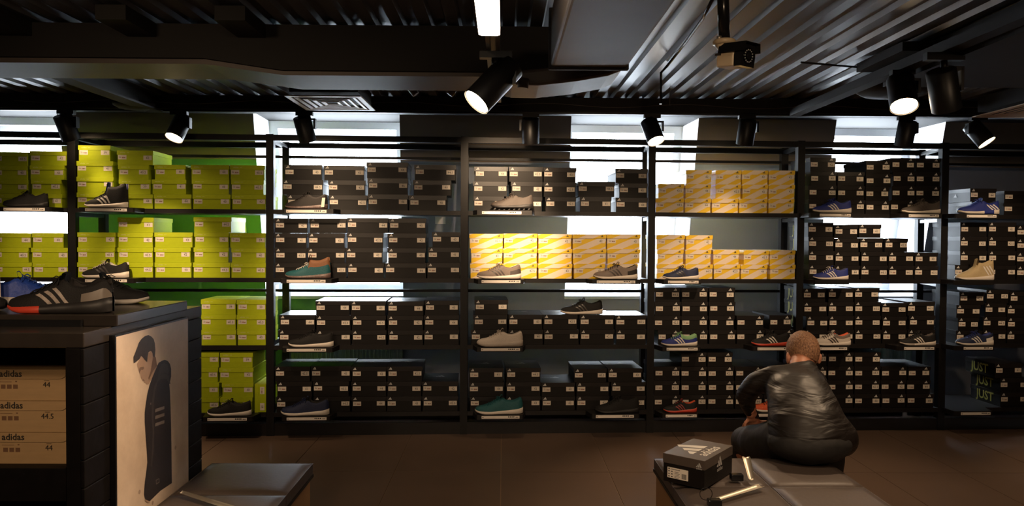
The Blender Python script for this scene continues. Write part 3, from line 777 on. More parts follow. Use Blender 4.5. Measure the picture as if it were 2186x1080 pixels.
# second shelf
S('black shoe with thick white sole in front of bright lime boxes, second shelf', 176, 276, 1, c_black, c_white, c_liningw, stripe=c_dstr, lace=c_white, height=1.08, sole_h=1.15)
S('teal shoe with brown knit ankle collar, white trim and marbled sole', 609, 706, 1, c_teal, c_msole, c_brown, stripe=None, lace=c_str, collar=c_brown, high=0.15, tongue=c_brown)
S('warm grey running shoe with dark stripes before yellow boxes, first from the post', 1018, 1112, 1, c_grey, c_white, c_dgrey, stripe=c_strd, lace=c_grey, outsole=c_gsole, heel=c_dgrey)
S('warm grey running shoe with dark laces and dark heel before yellow boxes', 1267, 1361, 1, c_grey, c_white, c_black, stripe=c_strd, lace=c_black, outsole=c_gsole, heel=c_dark)
S('navy running shoe with white sole before yellow striped boxes, fifth bay', 1415, 1491, 1, c_navy, c_white, c_navy, stripe=c_dstr, lace=c_navy)
S('royal blue shoe with white stripes and dark toe, second shelf, sixth bay', 1735, 1810, 1, c_blue, c_white, c_navy, stripe=c_str, lace=c_str, outsole=c_gsole)
S('sand coloured laceless mid-top shoe with white heel stripes, second shelf', 2040, 2120, 1, c_tan, c_white, c_tan, stripe=c_str, high=0.14, stripe_t=0.80, sole_h=1.2, height=1.1)
# third shelf
S('black low running shoe with wavy white sole, third shelf, third bay', 616, 712, 2, c_black, c_white, c_black, lace=c_black)
S('pale grey running shoe with grey sole and dangling lace, third shelf', 1018, 1116, 2, c_lgrey, c_greysole, c_lgrey, lace=c_lgrey)
S('blue and pale green racing shoe with white stripes, third shelf, fifth bay', 1411, 1488, 2, c_blue, c_white, c_lime, stripe=c_str, lace=c_lime, collar=c_lime, tongue=c_lime)
S('black shoe with white stripes and coral red midsole behind the seated man', 1604, 1686, 2, c_black, c_white, c_black, stripe=c_str, lace=c_black, accent=c_red, accent_span=(0, 1))
S('grey shoe with orange lining and dark stripes beside the man\'s head', 1735, 1815, 2, c_lgrey, c_white, c_orange, stripe=c_strd, lace=c_dgrey, collar=c_grey, outsole=c_gsole)
S('black shoe with three white stripes and grey and white sole, third shelf', 1920, 1996, 2, c_black, c_greysole, c_dgrey, stripe=c_str, lace=c_black, accent=c_white, accent_span=(0.3, 1))
S('blue and white running shoe with three white stripes, third shelf, seventh bay', 2041, 2119, 2, c_navy, c_white, c_blue, stripe=c_str, lace=c_blue, heel=c_str)
T = S('black running shoe with white sole standing on top of black boxes', 1196, 1287, 2, c_black, c_white, c_black, stripe=c_dstr, lace=c_black, z=ZS[2] + 0.2135, off=-0.06)
# bottom shelf
S('black running shoe with white sole in front of lime boxes, bottom shelf', 443, 537, 3, c_black, c_white, c_black, lace=c_black)
S('navy running shoe with white and brown sole, bottom shelf, third bay', 600, 703, 3, c_navy, c_white, c_black, lace=c_navy)
S('teal green running shoe with off-white sole, bottom shelf, fourth bay', 1014, 1116, 3, c_teal, c_white, c_teal, lace=c_teal)
S('all black shoe barely lit at the end of the bottom shelf, fourth bay', 1270, 1364, 3, c_black, c_gsole, c_black, lace=c_black)
S('black shoe with red stripes and coral red midsole, bottom shelf, fifth bay', 1416, 1487, 3, c_black, c_white, c_orange, stripe=c_strr, lace=c_black, accent=c_red, accent_span=(0, 1), tongue=c_strr)
S('bright orange shoe glimpsed under the seated man\'s arm, bottom shelf', 1606, 1690, 3, c_orange, c_white, c_orange, lace=c_black, height=0.95)
LG = [(0,0,-8,108,8,96,'first bay, top shelf'),(1,0,166,286,182,271,'second bay, top shelf'),(2,0,603,714,611,697,'third bay, top shelf'),(3,0,1016,1138,1029,1113,'fourth bay, top shelf'),
 (5,0,1728,1822,1750,1816,'sixth bay, top shelf, near the stripes shoe'),(5,0,1925,2010,1940,2004,'sixth bay, top shelf, under the dark grey shoe'),(6,0,2040,2134,2064,2127,'seventh bay, top shelf'),
 (1,1,172,288,182,271,'second bay, second shelf'),(2,1,598,710,612,695,'third bay, second shelf'),(3,1,1018,1118,1028,1111,'fourth bay, second shelf, first one'),(3,1,1262,1368,1274,1356,'fourth bay, second shelf, far one'),
 (4,1,1415,1498,1426,1491,'fifth bay, second shelf'),(5,1,1738,1815,0,0,'sixth bay, second shelf'),(6,1,2036,2124,0,0,'seventh bay, second shelf'),
 (2,2,602,712,612,696,'third bay, third shelf'),(3,2,1016,1118,1027,1110,'fourth bay, third shelf'),(4,2,1412,1496,1423,1489,'fifth bay, third shelf, near the post'),(4,2,1606,1700,1617,1698,'fifth bay, third shelf, by the man'),
 (5,2,1738,1815,1750,1808,'sixth bay, third shelf, by the man'),(5,2,1915,2000,1930,1994,'sixth bay, third shelf, far one'),(6,2,2038,2124,2057,2119,'seventh bay, third shelf'),
 (1,3,432,540,443,527,'second bay, bottom shelf'),(2,3,600,706,612,697,'third bay, bottom shelf'),(3,3,1016,1118,1028,1109,'fourth bay, bottom shelf, near the teal shoe'),(3,3,1262,1366,1272,1353,'fourth bay, bottom shelf, under the all black shoe'),
 (4,3,1412,1492,1421,1487,'fifth bay, bottom shelf, near the post'),(4,3,1606,1692,1615,1680,'fifth bay, bottom shelf, beyond the man\'s arm'),(6,3,2038,2120,2051,2114,'seventh bay, bottom shelf, empty')]
for (bay, sh, l0, l1, s0, s1, d) in LG:
    ledge(bay, sh, l0, l1, s0, s1, 'black price ledge, ' + d, strip=s1 > 0)

# ================================================================== THINGS ON THE WALL
def wall_paper(u0, u1, v0, v1, lab):
    a = wX(u0, v1, 0); b = wX(u1, v0, 0)
    m = MB(); m.add([(a.x, wy(a.z) - 0.004, a.z), (b.x, wy(a.z) - 0.004, a.z), (b.x, wy(b.z) - 0.004, b.z), (a.x, wy(b.z) - 0.004, b.z),
                     (a.x, wy(a.z) - 0.001, a.z), (b.x, wy(a.z) - 0.001, a.z), (b.x, wy(b.z) - 0.001, b.z), (a.x, wy(b.z) - 0.001, b.z)], [(0,1,2,3),(4,7,6,5),(0,4,5,1),(1,5,6,2),(2,6,7,3),(3,7,4,0)])
    tag(m.build('paper_notice', mat('white_paper_sheet', (0.85, 0.86, 0.86), 0.6, 0, 0.02)), lab, 'paper', 'paper sheets on the wall behind the shelves')
wall_paper(496, 524, 464, 498, 'white paper sheet stuck on the green wall behind lime boxes')
wall_paper(929, 951, 460, 478, 'small pale paper sheet on the grey wall behind black boxes')
def radiator(u0, u1, lab):
    a = wX(u0, 760, 0).x; b = wX(u1, 760, 0).x
    yb = wy(0.5) - 0.02
    T = thing('radiator', lab, 'radiator', ((a + b) / 2, yb - 0.08, 0.10), 0, 'radiators under the windows')
    hw = (b - a) / 2; z1 = onwall(800, 742, yb).z + 0.06 - 0.10
    m = MB(); m.box(-hw, hw, 0.01, 0.05, 0, z1); m.build('panel', mat('radiator_enamel', (0.22, 0.27, 0.27), 0.5, 0, 0.04), T)
    m = MB(); n_ = int(2 * hw / 0.033)
    for k in range(n_):
        x = -hw + 0.012 + k * 0.033; m.prism([(x, 0.0105), (x + 0.006, 0), (x + 0.014, 0), (x + 0.020, 0.0105)], 0.02, z1 - 0.02, 0, 'xy')
    o = m.build('ribs', mat('radiator_enamel', (0.22, 0.27, 0.27)), T)
    m = MB(); m.box(-hw, -hw + 0.02, 0.0, 0.05, -0.10, 0.0); m.build('foot', M_whitepaint, T)
    m = MB(); m.box(hw - 0.02, hw, 0.0, 0.05, -0.10, 0.0); m.build('foot', M_whitepaint, T)
radiator(620, 862, 'ribbed panel radiator under the window behind the third bay')
radiator(1840, 1962, 'ribbed panel radiator under the window behind the sixth bay')

# ================================================================== UNDER THE CEILING
def Fobj(b, nm, m, lab=None, cat=None, parent=None, group=None, kind=None):
    o = b.build(nm, m, parent, (0, 0, 0), (0, 0, FA) if parent is None else (0, 0, 0))
    return tag(o, lab, cat, group, kind)
def Fthing(name, lab, cat, x, y, z, group=None, rz=0.0):
    return thing(name, lab, cat, FW(x, y, z), FA + rz, group)
# long beam that carries the spot track in front of the shelves
BY = 4.95; BZ = 2.226
b = MB(); b.box(-4.5, 5.3, BY, BY + 0.10, BZ, CE - 0.004); beam = Fobj(b, 'beam_near_wall', M_duct, kind='structure')
b = MB(); b.box(-4.5, 5.3, BY + 0.02, BY + 0.055, BZ - 0.014, BZ - 0.0005); Fobj(b, 'lighting_track', M_black, 'thin black lighting track running under the long ceiling beam', 'track')
# fill between beam and window wall
b = MB(); b.box(-4.5, 5.3, BY + 0.102, BY + 0.55, CE - 0.035, CE - 0.006); Fobj(b, 'trim_1', M_duct, kind='structure')

def spot(lab, x, y, z, d, r=0.057, ln=0.165, lit=False, side=1, energy=0, target=None, size=50, sc=1.0, blend=0.7, color=WARM):
    T = Fthing('spotlight', lab, 'spotlight', x, y, z, 'track spotlights')
    m = MB(); m.box(-0.055 * sc, 0.055 * sc, -0.017, 0.017, -0.022 * sc, 0.0); m.build('track_adapter', M_black, T)
    d = Vector(d).normalized()
    c0 = Vector((0, 0, -0.045 * sc))
    m = MB(); m.tube([(0, 0, -0.022 * sc), (0, 0, -0.05 * sc)], 0.014, 0, 10); m.build('stem', M_black, T)
    # yoke hugging the head on one side
    hd = c0 + Vector((0, 0, -0.055 * sc))
    sx_ = side * (r + 0.006)
    m = MB(); m.box(min(sx_, sx_ + side * 0.012), max(sx_, sx_ + side * 0.012), -0.02, 0.02, -0.11 * sc, -0.045 * sc); m.box(min(0, sx_ + side * 0.012), max(0, sx_ + side * 0.012), -0.02, 0.02, -0.052 * sc, -0.040 * sc)
    m.build('bracket', M_black, T)
    a = hd - d * ln * 0.45; e = hd + d * ln * 0.55
    m = MB(); m.tube([a, a + d * 0.004, e - d * 0.002, e], [r * 0.86, r, r, r], 0, 28, cap=False)
    n_ = 28; m.f.append(tuple(reversed(range(n_)))); m.m.append(0); m.sm.append(False)
    m.build('lamp_head', mat('satin_black_metal', (0.008, 0.0075, 0.008), 0.42, 0, 0.1), T)
    m = MB(); m.tube([e - d * 0.006, e - d * 0.004], r * 0.93, 0, 28); m.build('lens', M_lamp if lit else M_glow2, T)
    if energy:
        p = T.matrix_basis @ (e + d * 0.01)
        l = light('spot_beam', 'SPOT', e + d * 0.012, energy, color, T, spot_size=math.radians(size), spot_blend=blend, shadow_soft_size=0.03)
        dd = d if target is None else (Matrix.Rotation(-FA, 3, 'Z') @ (Vector(target) - p))
        l.rotation_euler = Vector(dd).to_track_quat('-Z', 'Y').to_euler()
    return T
M_glow2 = mat('lamp_glow_away', (1.0, 0.72, 0.42), 0.5, emit=25)
def bx(u): return onF(u, 240, BY + 0.04).x
tz = BZ - 0.0145; ty = BY + 0.0375
SPL = [(142, 'spotlight turned to the lime boxes, first of the row under the beam', (0.12, 0.42, -0.88), False, onwall(300, 545, D0)),
       (383, 'lit spotlight facing the room above the lime boxes', (-0.20, -0.45, -0.88), True, None),
       (650, 'spotlight turned to the black boxes, in front of the second window', (0.14, 0.40, -0.9), False, onwall(745, 560, D0)),
       (1133, 'spotlight turned to the yellow boxes, under the beam', (0.02, 0.35, -0.95), False, onwall(1110, 545, D0)),
       (1392, 'lit spotlight facing the room in front of the third window', (0.24, -0.45, -0.88), True, None),
       (1594, 'narrow-looking spotlight turned to the fifth bay', (-0.03, 0.35, -0.95), False, onwall(1540, 560, D0)),
       (1934, 'spotlight turned to the shelves in front of the fourth window', (0.0, 0.35, -0.95), False, onwall(1870, 600, D0)),
       (2088, 'lit spotlight tilted sideways, last of the row under the beam', (0.42, -0.42, -0.80), True, None)]
for (u, lab, d, lit, tg) in SPL:
    spot(lab, bx(u), ty, tz, d, lit=lit, energy=60 if lit else 9, target=tg, size=80 if lit else 60, side=-1 if u in (1133, 2088) else 1)

# supply duct across the room with the tapered offset
b = MB(); xr = 0.21
b.prism([(-4.5, 2.162), (-1.30, 2.162), (-0.96, 2.113), (xr, 2.113), (xr, CE - 0.012), (-4.5, CE - 0.012)], 3.26, 3.54)
D_ = Fthing('air_duct', 'wide black air duct crossing the ceiling, stepped down toward the middle', 'air duct', 0, 0, 0)
Fobj(b, 'duct_body', M_duct, parent=D_)
for xx in (-2.15, -1.62, -1.15): 
    b = MB(); b.box(xx, xx + 0.12, 3.0, 3.262, 2.25, CE - 0.012); Fobj(b, 'hanger_bracket', M_duct, parent=D_)
b = MB(); b.prism([(-4.5, 2.14), (-1.30, 2.14), (-0.96, 2.095), (xr, 2.095), (xr, 2.112), (-0.96, 2.112), (-1.30, 2.161), (-4.5, 2.161)], 3.28, 3.60); Fobj(b, 'duct_wrap', M_duct2, parent=D_)
# branch duct that runs toward the camera
D2 = Fthing('branch_duct', 'brown-grey flat branch duct running forward from the cross duct', 'air duct', 0.29, 2.0, 2.0)
b = MB(); b.box(-0.127, 0.145, -0.85, 0.67, 0.0, 0.20); soft(b.build('duct_body', M_duct2, D2), 0.012, 3)
b = MB(); b.box(-0.135, 0.150, 0.66, 0.685, -0.008, 0.21); soft(b.build('duct_flange', M_duct, D2), 0.004)
b = MB()
p0 = [onF(u, v, 2.95) for u, v in ((1072, 152), (1335, 128), (1330, 148), (1300, 160), (1230, 172), (1150, 181), (1092, 180), (1072, 174))]
D3 = Fthing('duct_elbow', 'dented duct elbow below the branch duct', 'air duct', 0, 0, 0)
b.prism([(p.x, p.z) for p in p0], 2.95, 3.25); soft(Fobj(b, 'duct_body', M_duct2, parent=D3), 0.015, 3)
b = MB(); b.tube([onF(1118, 168, 2.93), onF(1116, 189, 2.93)], 0.022, 0, 14); Fobj(b, 'pipe_stub', M_duct2, parent=D3)
# longitudinal steel beams left and right
b = MB(); b.box(-2.33, -2.23, 1.5, BY - 0.01, 2.20, 2.212); b.box(-2.285, -2.275, 1.5, BY - 0.01, 2.212, CE - 0.006); b.box(-2.33, -2.23, 1.5, BY - 0.01, CE - 0.012, CE - 0.004)
Fobj(b, 'ceiling_beam_1', M_duct, kind='structure')
b = MB(); b.box(1.88, 1.95, 1.2, BY - 0.01, 2.205, 2.25); Fobj(b, 'lighting_track', M_duct, 'deep black track rail running away on the right below the ceiling', 'track')
spot('large lit spotlight on the right-hand rail', 1.90, 3.58, 2.204, (-0.12, -0.45, -0.80), r=0.062, ln=0.17, lit=True, energy=60, size=70)
spot('large dark spotlight tilted toward the right wall', 1.90, 3.24, 2.204, (0.34, 0.30, -0.88), r=0.060, ln=0.18, lit=False, energy=10, size=60, sc=1.5)
# air handling box on the right
D4 = Fthing('air_unit', 'big black ventilation box at the upper right corner of the ceiling', 'air duct', 0, 0, 0)
b = MB(); b.box(1.97, 4.6, 1.9, 3.9, 2.19, CE - 0.012); Fobj(b, 'unit_body', M_duct, parent=D4)
b = MB(); b.box(1.83, 1.968, 3.45, 3.9, 2.265, CE - 0.012); Fobj(b, 'side_box', M_duct, parent=D4)
b = MB(); b.tube([FW(2.16, 4.15, 2.255) , FW(2.16, 4.15, 2.225), FW(2.16, 4.15, 2.20), FW(2.16, 4.15, 2.19)], [0.20, 0.20, 0.16, 0.06], 0, 28)
tag(b.build('round_diffuser', M_duct), 'round black ceiling diffuser behind the right-hand spotlights', 'diffuser')
b = MB(); b.tube([FW(2.16, 4.15, 2.255), FW(2.16, 4.15, CE)], 0.08, 0, 16); b.build('diffuser_neck', M_duct, bpy.data.objects['round_diffuser'])
b = MB(); c_ = onF(302, 236, 4.9)
b.tube([(c_.x, 4.80, 2.235), (c_.x, 4.80, 2.215), (c_.x, 4.80, 2.20), (c_.x, 4.80, 2.19)], [0.125, 0.12, 0.09, 0.03], 0, 24); b.tube([(c_.x, 4.80, 2.235), (c_.x, 4.80, CE)], 0.05, 0, 12)
Fobj(b, 'dome_speaker', M_duct, 'shallow black dome under the beam above the lime boxes', 'speaker')
b = MB(); c_ = onF(2195, 250, 4.9)
b.tube([(c_.x, 4.80, 2.235), (c_.x, 4.80, 2.215), (c_.x, 4.80, 2.19), (c_.x, 4.80, 2.18)], [0.125, 0.12, 0.09, 0.03], 0, 24); b.tube([(c_.x, 4.80, 2.235), (c_.x, 4.80, CE)], 0.05, 0, 12)
Fobj(b, 'dome_speaker', M_duct, 'shallow black dome at the right edge above the seventh bay', 'speaker')
# square diffusers
def diffuser(x0, x1, y0, y1, z, lab):
    T = Fthing('ceiling_diffuser', lab, 'air vent', (x0 + x1) / 2, (y0 + y1) / 2, z, 'square beige air diffusers')
    a, c = (x1 - x0) / 2, (y1 - y0) / 2
    m = MB(); m.box(-a * 0.9, a * 0.9, -c * 0.9, c * 0.9, 0.03, CE - z - 0.012); m.build('plenum_box', M_duct, T)
    for k in range(5):
        f0, f1 = 1 - 0.19 * k, 1 - 0.19 * k - (0.13 if k == 0 else 0.09)
        zi, zo = (0.0, 0.0) if k == 0 else (0.004, 0.000)
        m = MB()
        o_ = [(-a*f0, -c*f0), (a*f0, -c*f0), (a*f0, c*f0), (-a*f0, c*f0)]; i_ = [(-a*f1, -c*f1), (a*f1, -c*f1), (a*f1, c*f1), (-a*f1, c*f1)]
        vs = [(x, y, zo) for x, y in o_] + [(x, y, zi) for x, y in i_] + [(x, y, zo + 0.006) for x, y in o_] + [(x, y, zi + 0.006) for x, y in i_]
        fs = []
        for q in range(4):
            r_ = (q + 1) % 4; fs += [(q, r_, 4 + r_, 4 + q), (8 + q, 12 + q, 12 + r_, 8 + r_), (q, 8 + q, 8 + r_, r_), (4 + q, 4 + r_, 12 + r_, 12 + q)]
        m.add(vs, fs); m.build('outer_frame' if k == 0 else 'louvre_ring', M_beige, T)
diffuser(-1.267, -0.827, 4.34, 4.83, 2.20, 'square beige air diffuser with nested louvres above the second window')
diffuser(3.02, 3.46, 4.34, 4.83, 2.185, 'square beige air diffuser cut by the right edge')
# centre track with linear lamp and spotlight
b = MB(); b.box(-0.062, -0.048, 0.9, 3.5, 2.022, 2.05); b.box(-0.030, -0.016, 0.9, 3.5, 2.022, 2.05); b.box(-0.062, -0.016, 0.9, 3.5, 2.05, 2.058)
TR = Fthing('lighting_track', 'narrow black channel track hanging across below the ducts at the centre', 'track', 0, 0, 0); Fobj(b, 'channel', M_duct2, parent=TR)
for yy in (1.3, 2.9):
    b = MB(); b.tube([(-0.039, yy, 2.058), (-0.039, yy, 2.09)], 0.004, 0, 8); Fobj(b, 'hanger_rod', M_black, parent=TR)
LT = Fthing('linear_lamp', 'bright linear lamp with rounded end hanging at the top centre', 'ceiling lamp', -0.045, 2.2, 1.985)
b = MB(); b.prism([(-0.031, -1.3), (0.031, -1.3), (0.031, -0.012), (0.022, 0.0), (-0.022, 0.0), (-0.031, -0.012)], 0.0, 0.022, 0, 'xy'); b.build('diffuser', M_tube, LT)
b = MB(); b.box(-0.026, 0.026, -1.3, -0.01, 0.023, 0.036); b.build('housing', M_black, LT)
spot('large lit spotlight hanging at the centre below the ducts, tilted to the left', -0.03, 2.54, 2.021, (-0.60, -0.30, -0.70), r=0.050, ln=0.19, lit=True, energy=110, size=60, sc=1.0)
# small pipe stubs behind the duct
for k, (u0, v0, u1, v1) in enumerate(((872, 182, 888, 202), (975, 182, 960, 203))):
    b = MB(); b.tube([onF(u0, v0, 4.3), onF(u1, v1, 4.3)], 0.02, 0, 12); b.tube([onF(u0, v0, 4.3), onF(u0, v0, 4.3) + Vector((0, 0, 0.06))], 0.02, 0, 12)
    Fobj(b, 'pipe_elbow', M_duct2, 'short brown pipe elbow behind the cross duct, %s the lit centre spotlight' % ('further from', 'next to')[k], 'pipe')
# conduit and cable
b = MB()
pts = [onH(1530, -20, CE - 0.012), onH(1500, 40, CE - 0.012), onH(1460, 95, CE - 0.012), onH(1425, 140, CE - 0.012)]
pts += [onF(1411, 155, pts[-1].y), onF(1410, 222, pts[-1].y)]
b.tube(pts, 0.007, 0, 8); Fobj(b, 'conduit', M_glossblack, 'black conduit bent along the corrugated ceiling and down to the beam', 'conduit')
b = MB(); pts = []
for k in range(60):
    u = 30 + k * 36; v = 210 + 4 * math.sin(k * 0.75) + u * 0.009 + 4
    pts.append(onF(u, v, BY - 0.012))
b.tube(pts, 0.0022, 0, 5); Fobj(b, 'cable', M_duct2, 'thin cable looping along the face of the ceiling beam', 'cable')
b = MB(); b.tube([onF(1430, 120, 4.6), onF(1430, 225, 4.6)], 0.0018, 0, 6); Fobj(b, 'hanging_wire', M_duct2, 'thin wire hanging beside the black conduit', 'wire')
b = MB(); b.tube([onH(1710, 133, CE - 0.03), onH(1790, 140, CE - 0.03), onH(1838, 144, CE - 0.03)], 0.005, 0, 8); Fobj(b, 'tie_rod', M_black, 'thin black rod crossing the corrugated ceiling near the ventilation box', 'rod')
b = MB(); b.box(-0.02, 0.02, -0.015, 0.015, 0, 0.03)

# security camera
CZ = 2.55
pc = onF(1546, 88, CZ)
K = Fthing('security_camera', 'ivory and black security camera on a black drop pipe', 'security camera', pc.x, CZ, pc.z)
b = MB(); b.tube([(0, 0, 0.004), (-0.01, 0, CE - pc.z)], 0.020, 0, 16); b.build('drop_pipe', M_glossblack, K)
b = MB(); b.tube([(-0.020, -0.01, 0.0), (-0.020, -0.01, 0.014)], 0.009, 0, 10); b.build('cable_gland', M_steel, K)
b = MB(); b.tube([(0, 0, -0.014), (0, 0, -0.010), (0, 0, 0.0), (0, 0, 0.004)], [0.030, 0.038, 0.038, 0.034], 0, 24); b.tube([(0, 0, -0.03), (0, 0, -0.014)], [0.02, 0.03], 0, 18); b.build('mount_disc', M_ivory, K)
dv = Vector((0.55, -0.75, -0.10)).normalized()
yaw_c = 0.62
Kb = bpy.data.objects.new('camera_body', None); 
b = MB()
sh = [(-0.034, -0.034), (0.034, -0.034), (0.037, 0.0), (0.032, 0.036), (-0.032, 0.036), (-0.037, 0.0)]
b.prism([(x, z) for x, z in sh], -0.030, 0.040); o = soft(b.build('camera_body', M_ivory, K, (0.026, -0.012, -0.058), (0.10, 0, yaw_c)), 0.006, 3)
b = MB(); b.prism([(x * 1.03, z * 1.03) for x, z in sh], -0.062, -0.0355); b.build('black_front', M_glossblack, o)
b = MB(); b.tube([(0, -0.064, 0), (0, -0.0625, 0)], 0.027, 0, 24); b.tube([(0, -0.067, 0), (0, -0.064, 0)], 0.012, 1, 20)
for q in range(14):
    a = q * 2 * math.pi / 14; b.tube([(0.02 * math.cos(a), -0.0655, 0.02 * math.sin(a)), (0.02 * math.cos(a), -0.064, 0.02 * math.sin(a))], 0.0022, 2, 8)
b.build('lens_ring', [mat('dark_glass', (0.004, 0.004, 0.006), 0.1), M_glossblack, M_greyprint], o)
b = MB(); b.prism([(-0.041, 0.012), (-0.036, 0.040), (0.036, 0.040), (0.041, 0.012), (0.043, 0.012), (0.038, 0.043), (-0.038, 0.043), (-0.043, 0.012)], -0.078, 0.03); b.build('sun_visor', M_glossblack, o)
b = MB(); b.box(-0.0378, -0.0372, 0.02, 0.045, 0.004, 0.012); b.build('name_plate', M_ink, o)

# ================================================================== DISPLAY TABLE ON THE LEFT
GX0, GX1 = -2.75, -1.25                          # body sides
GY0, GY1 = 2.24, 3.11
T = Fthing('display_counter', 'black wooden display counter with grooved side and open box niche', 'counter', (GX0 + GX1) / 2, GY0, 0)
cx_ = (GX0 + GX1) / 2
M_counter = mat('black_grained_wood', (0.006, 0.005, 0.005), 0.5, 0, 0.45, 22, bump=0.1, spec=0.10)
M_ctop = mat('black_counter_top', (0.030, 0.024, 0.020), 0.22, 0, 0.3, 12)
def G(x0, x1, y0, y1, z0, z1, nm, m=M_counter, bev=0):
    q = MB(); q.box(x0 - cx_, x1 - cx_, y0 - GY0, y1 - GY0, z0, z1); o = q.build(nm, m, T)
    if bev: soft(o, bev)
    return o
hT = 1.106
G(GX0, GX1, GY0, GY1, hT - 0.045, hT, 'body_top', M_ctop, 0.003)
G(GX0, -2.55, GY0, GY0 + 0.03, 0, hT - 0.046, 'front_stile'); G(-1.305, GX1 - 0.012, GY0, GY0 + 0.03, 0, hT - 0.046, 'front_stile', bev=0.002)
G(-2.55, -1.306, GY0, GY0 + 0.03, 0.60, 0.70, 'front_rail', bev=0.002)
G(-2.55, -1.306, GY0, GY0 + 0.03, 0.0, 0.10, 'front_rail')
G(-2.70, -1.30, GY0 + 0.031, GY1 - 0.03, 0.612, 0.642, 'inner_shelf')
G(-2.70, -1.30, GY0 + 0.031, GY1 - 0.03, 0.10, 0.12, 'inner_shelf')
G(GX0, GX1 - 0.012, GY1 - 0.028, GY1, 0, hT - 0.046, 'back_panel')
G(GX0, GX0 + 0.02, GY0 + 0.031, GY1 - 0.03, 0, hT - 0.046, 'side_panel')
G(GX1 - 0.032, GX1 - 0.0125, GY0 + 0.031, GY1 - 0.03, 0, hT - 0.046, 'side_panel')
z = hT - 0.048
while z > 0.01:
    z0 = max(0.0, z - 0.0815); G(GX1 - 0.012, GX1, GY0, GY1, z0, z, 'side_board', bev=0.0025); z -= 0.084
# upper slab
G(GX0 + 0.02, -1.232, 2.40, 2.93, hT + 0.0005, 1.143, 'top_slab', M_ctop, 0.003)
G(-1.70, -1.34, 2.385, 2.399, hT - 0.0, hT + 0.022, 'price_rail', M_glossblack)
# poster panel fixed to the side
PX = -1.232
PB = G(GX1 + 0.0005, PX, 2.385, 2.938, 0.16, 1.080, 'poster_board', M_black)
M_conc = bpy.data.materials.new('poster_concrete_print'); M_conc.use_nodes = True
nt = M_conc.node_tree; n = nt.nodes; L = nt.links; bs = n['Principled BSDF']; bs.inputs['Roughness'].default_value = 0.35
tc = n.new('ShaderNodeTexCoord'); n1 = n.new('ShaderNodeTexNoise'); n1.inputs['Scale'].default_value = 2.2; n1.inputs['Detail'].default_value = 6; n1.inputs['Roughness'].default_value = 0.65
L.new(tc.outputs['Object'], n1.inputs['Vector'])
cr = n.new('ShaderNodeValToRGB'); cr.color_ramp.elements[0].position = 0.32; cr.color_ramp.elements[0].color = (0.42, 0.31, 0.22, 1); cr.color_ramp.elements[1].position = 0.62; cr.color_ramp.elements[1].color = (0.66, 0.53, 0.41, 1)
L.new(n1.outputs['Fac'], cr.inputs[0])
vo = n.new('ShaderNodeTexVoronoi'); vo.inputs['Scale'].default_value = 9; L.new(tc.outputs['Object'], vo.inputs['Vector'])
lt = n.new('ShaderNodeMath'); lt.operation = 'LESS_THAN'; lt.inputs[1].default_value = 0.07; L.new(vo.outputs['Distance'], lt.inputs[0])
mx = n.new('ShaderNodeMix'); mx.data_type = 'RGBA'; mx.inputs[7].default_value = (0.30, 0.21, 0.15, 1); L.new(lt.outputs[0], mx.inputs[0]); L.new(cr.outputs[0], mx.inputs[6])
L.new(mx.outputs[2], bs.inputs['Base Color'])
def onside(u, v):                                 # sight line meets the poster plane
    d = WF(ray(u, v)); t = (PX + 0.0008) / d.x
    return (d.y * t, CAMH + d.z * t)
def Q(x, y): return (220 + x * .4074, 640 + y * .4074)       # crop pixels of the poster study
def Pp(poly, dx, m, mbx):
    q = [onside(*Q(x, y)) for x, y in poly]
    mbx.add([(PX + 0.0008 + dx - cx_, a - GY0, b) for a, b in q], [tuple(reversed(range(len(q))))], m)
pm = MB(); pm.add([(PX + 0.0006 - cx_, 2.392 - GY0, 0.17), (PX + 0.0006 - cx_, 2.932 - GY0, 0.17), (PX + 0.0006 - cx_, 2.932 - GY0, 1.074), (PX + 0.0006 - cx_, 2.392 - GY0, 1.074)], [(0, 1, 2, 3)], 0)
skin = mat('printed_skin', (0.36, 0.24, 0.17), 0.4, 0, 0.25, 12); skin2 = mat('printed_skin_shade', (0.17, 0.105, 0.075), 0.4, 0, 0.2, 12); hair_ = mat('printed_dark_hair', (0.035, 0.025, 0.022), 0.4, 0, 0.5, 40)
coat = mat('printed_black_hoodie', (0.022, 0.018, 0.020), 0.4, 0, 0.5, 9); coat2 = mat('printed_hoodie_highlight', (0.05, 0.042, 0.042), 0.4, 0, 0.3, 12); strp = mat('printed_sleeve_stripe', (0.16, 0.135, 0.125), 0.4)
# neck and face in profile looking down to the left
Pp([(205,285),(270,270),(275,330),(290,350),(262,400),(245,430),(238,442),(228,444),(222,436),(214,432),(212,424),(206,424),(204,416),(199,411),(197,402),(196,392),(191,384),(186,370),(181,352),(177,336)], 0.0004, 1, pm)
Pp([(190,356),(196,352),(212,350),(214,360),(206,368),(200,366),(193,376),(190,384),(186,370)], 0.0008, 2, pm)
Pp([(218,424),(212,416),(206,418),(208,422),(214,425)], 0.0008, 2, pm)
Pp([(262,300),(275,300),(282,345),(262,372),(248,400),(240,420),(236,410),(250,370),(256,330)], 0.0008, 2, pm)
Pp([(240,275),(252,268),(258,282),(256,302),(246,318),(238,300)], 0.0012, 1, pm)
# hair
Pp([(160,332),(158,300),(163,288),(170,270),(178,250),(186,225),(200,205),(218,190),(236,184),(252,192),(264,206),(270,228),(273,262),(270,300),(262,300),(256,278),(246,268),(236,276),(232,300),(230,326),(222,320),(206,300),(198,294),(190,310),(178,320),(168,328)], 0.0010, 3, pm)
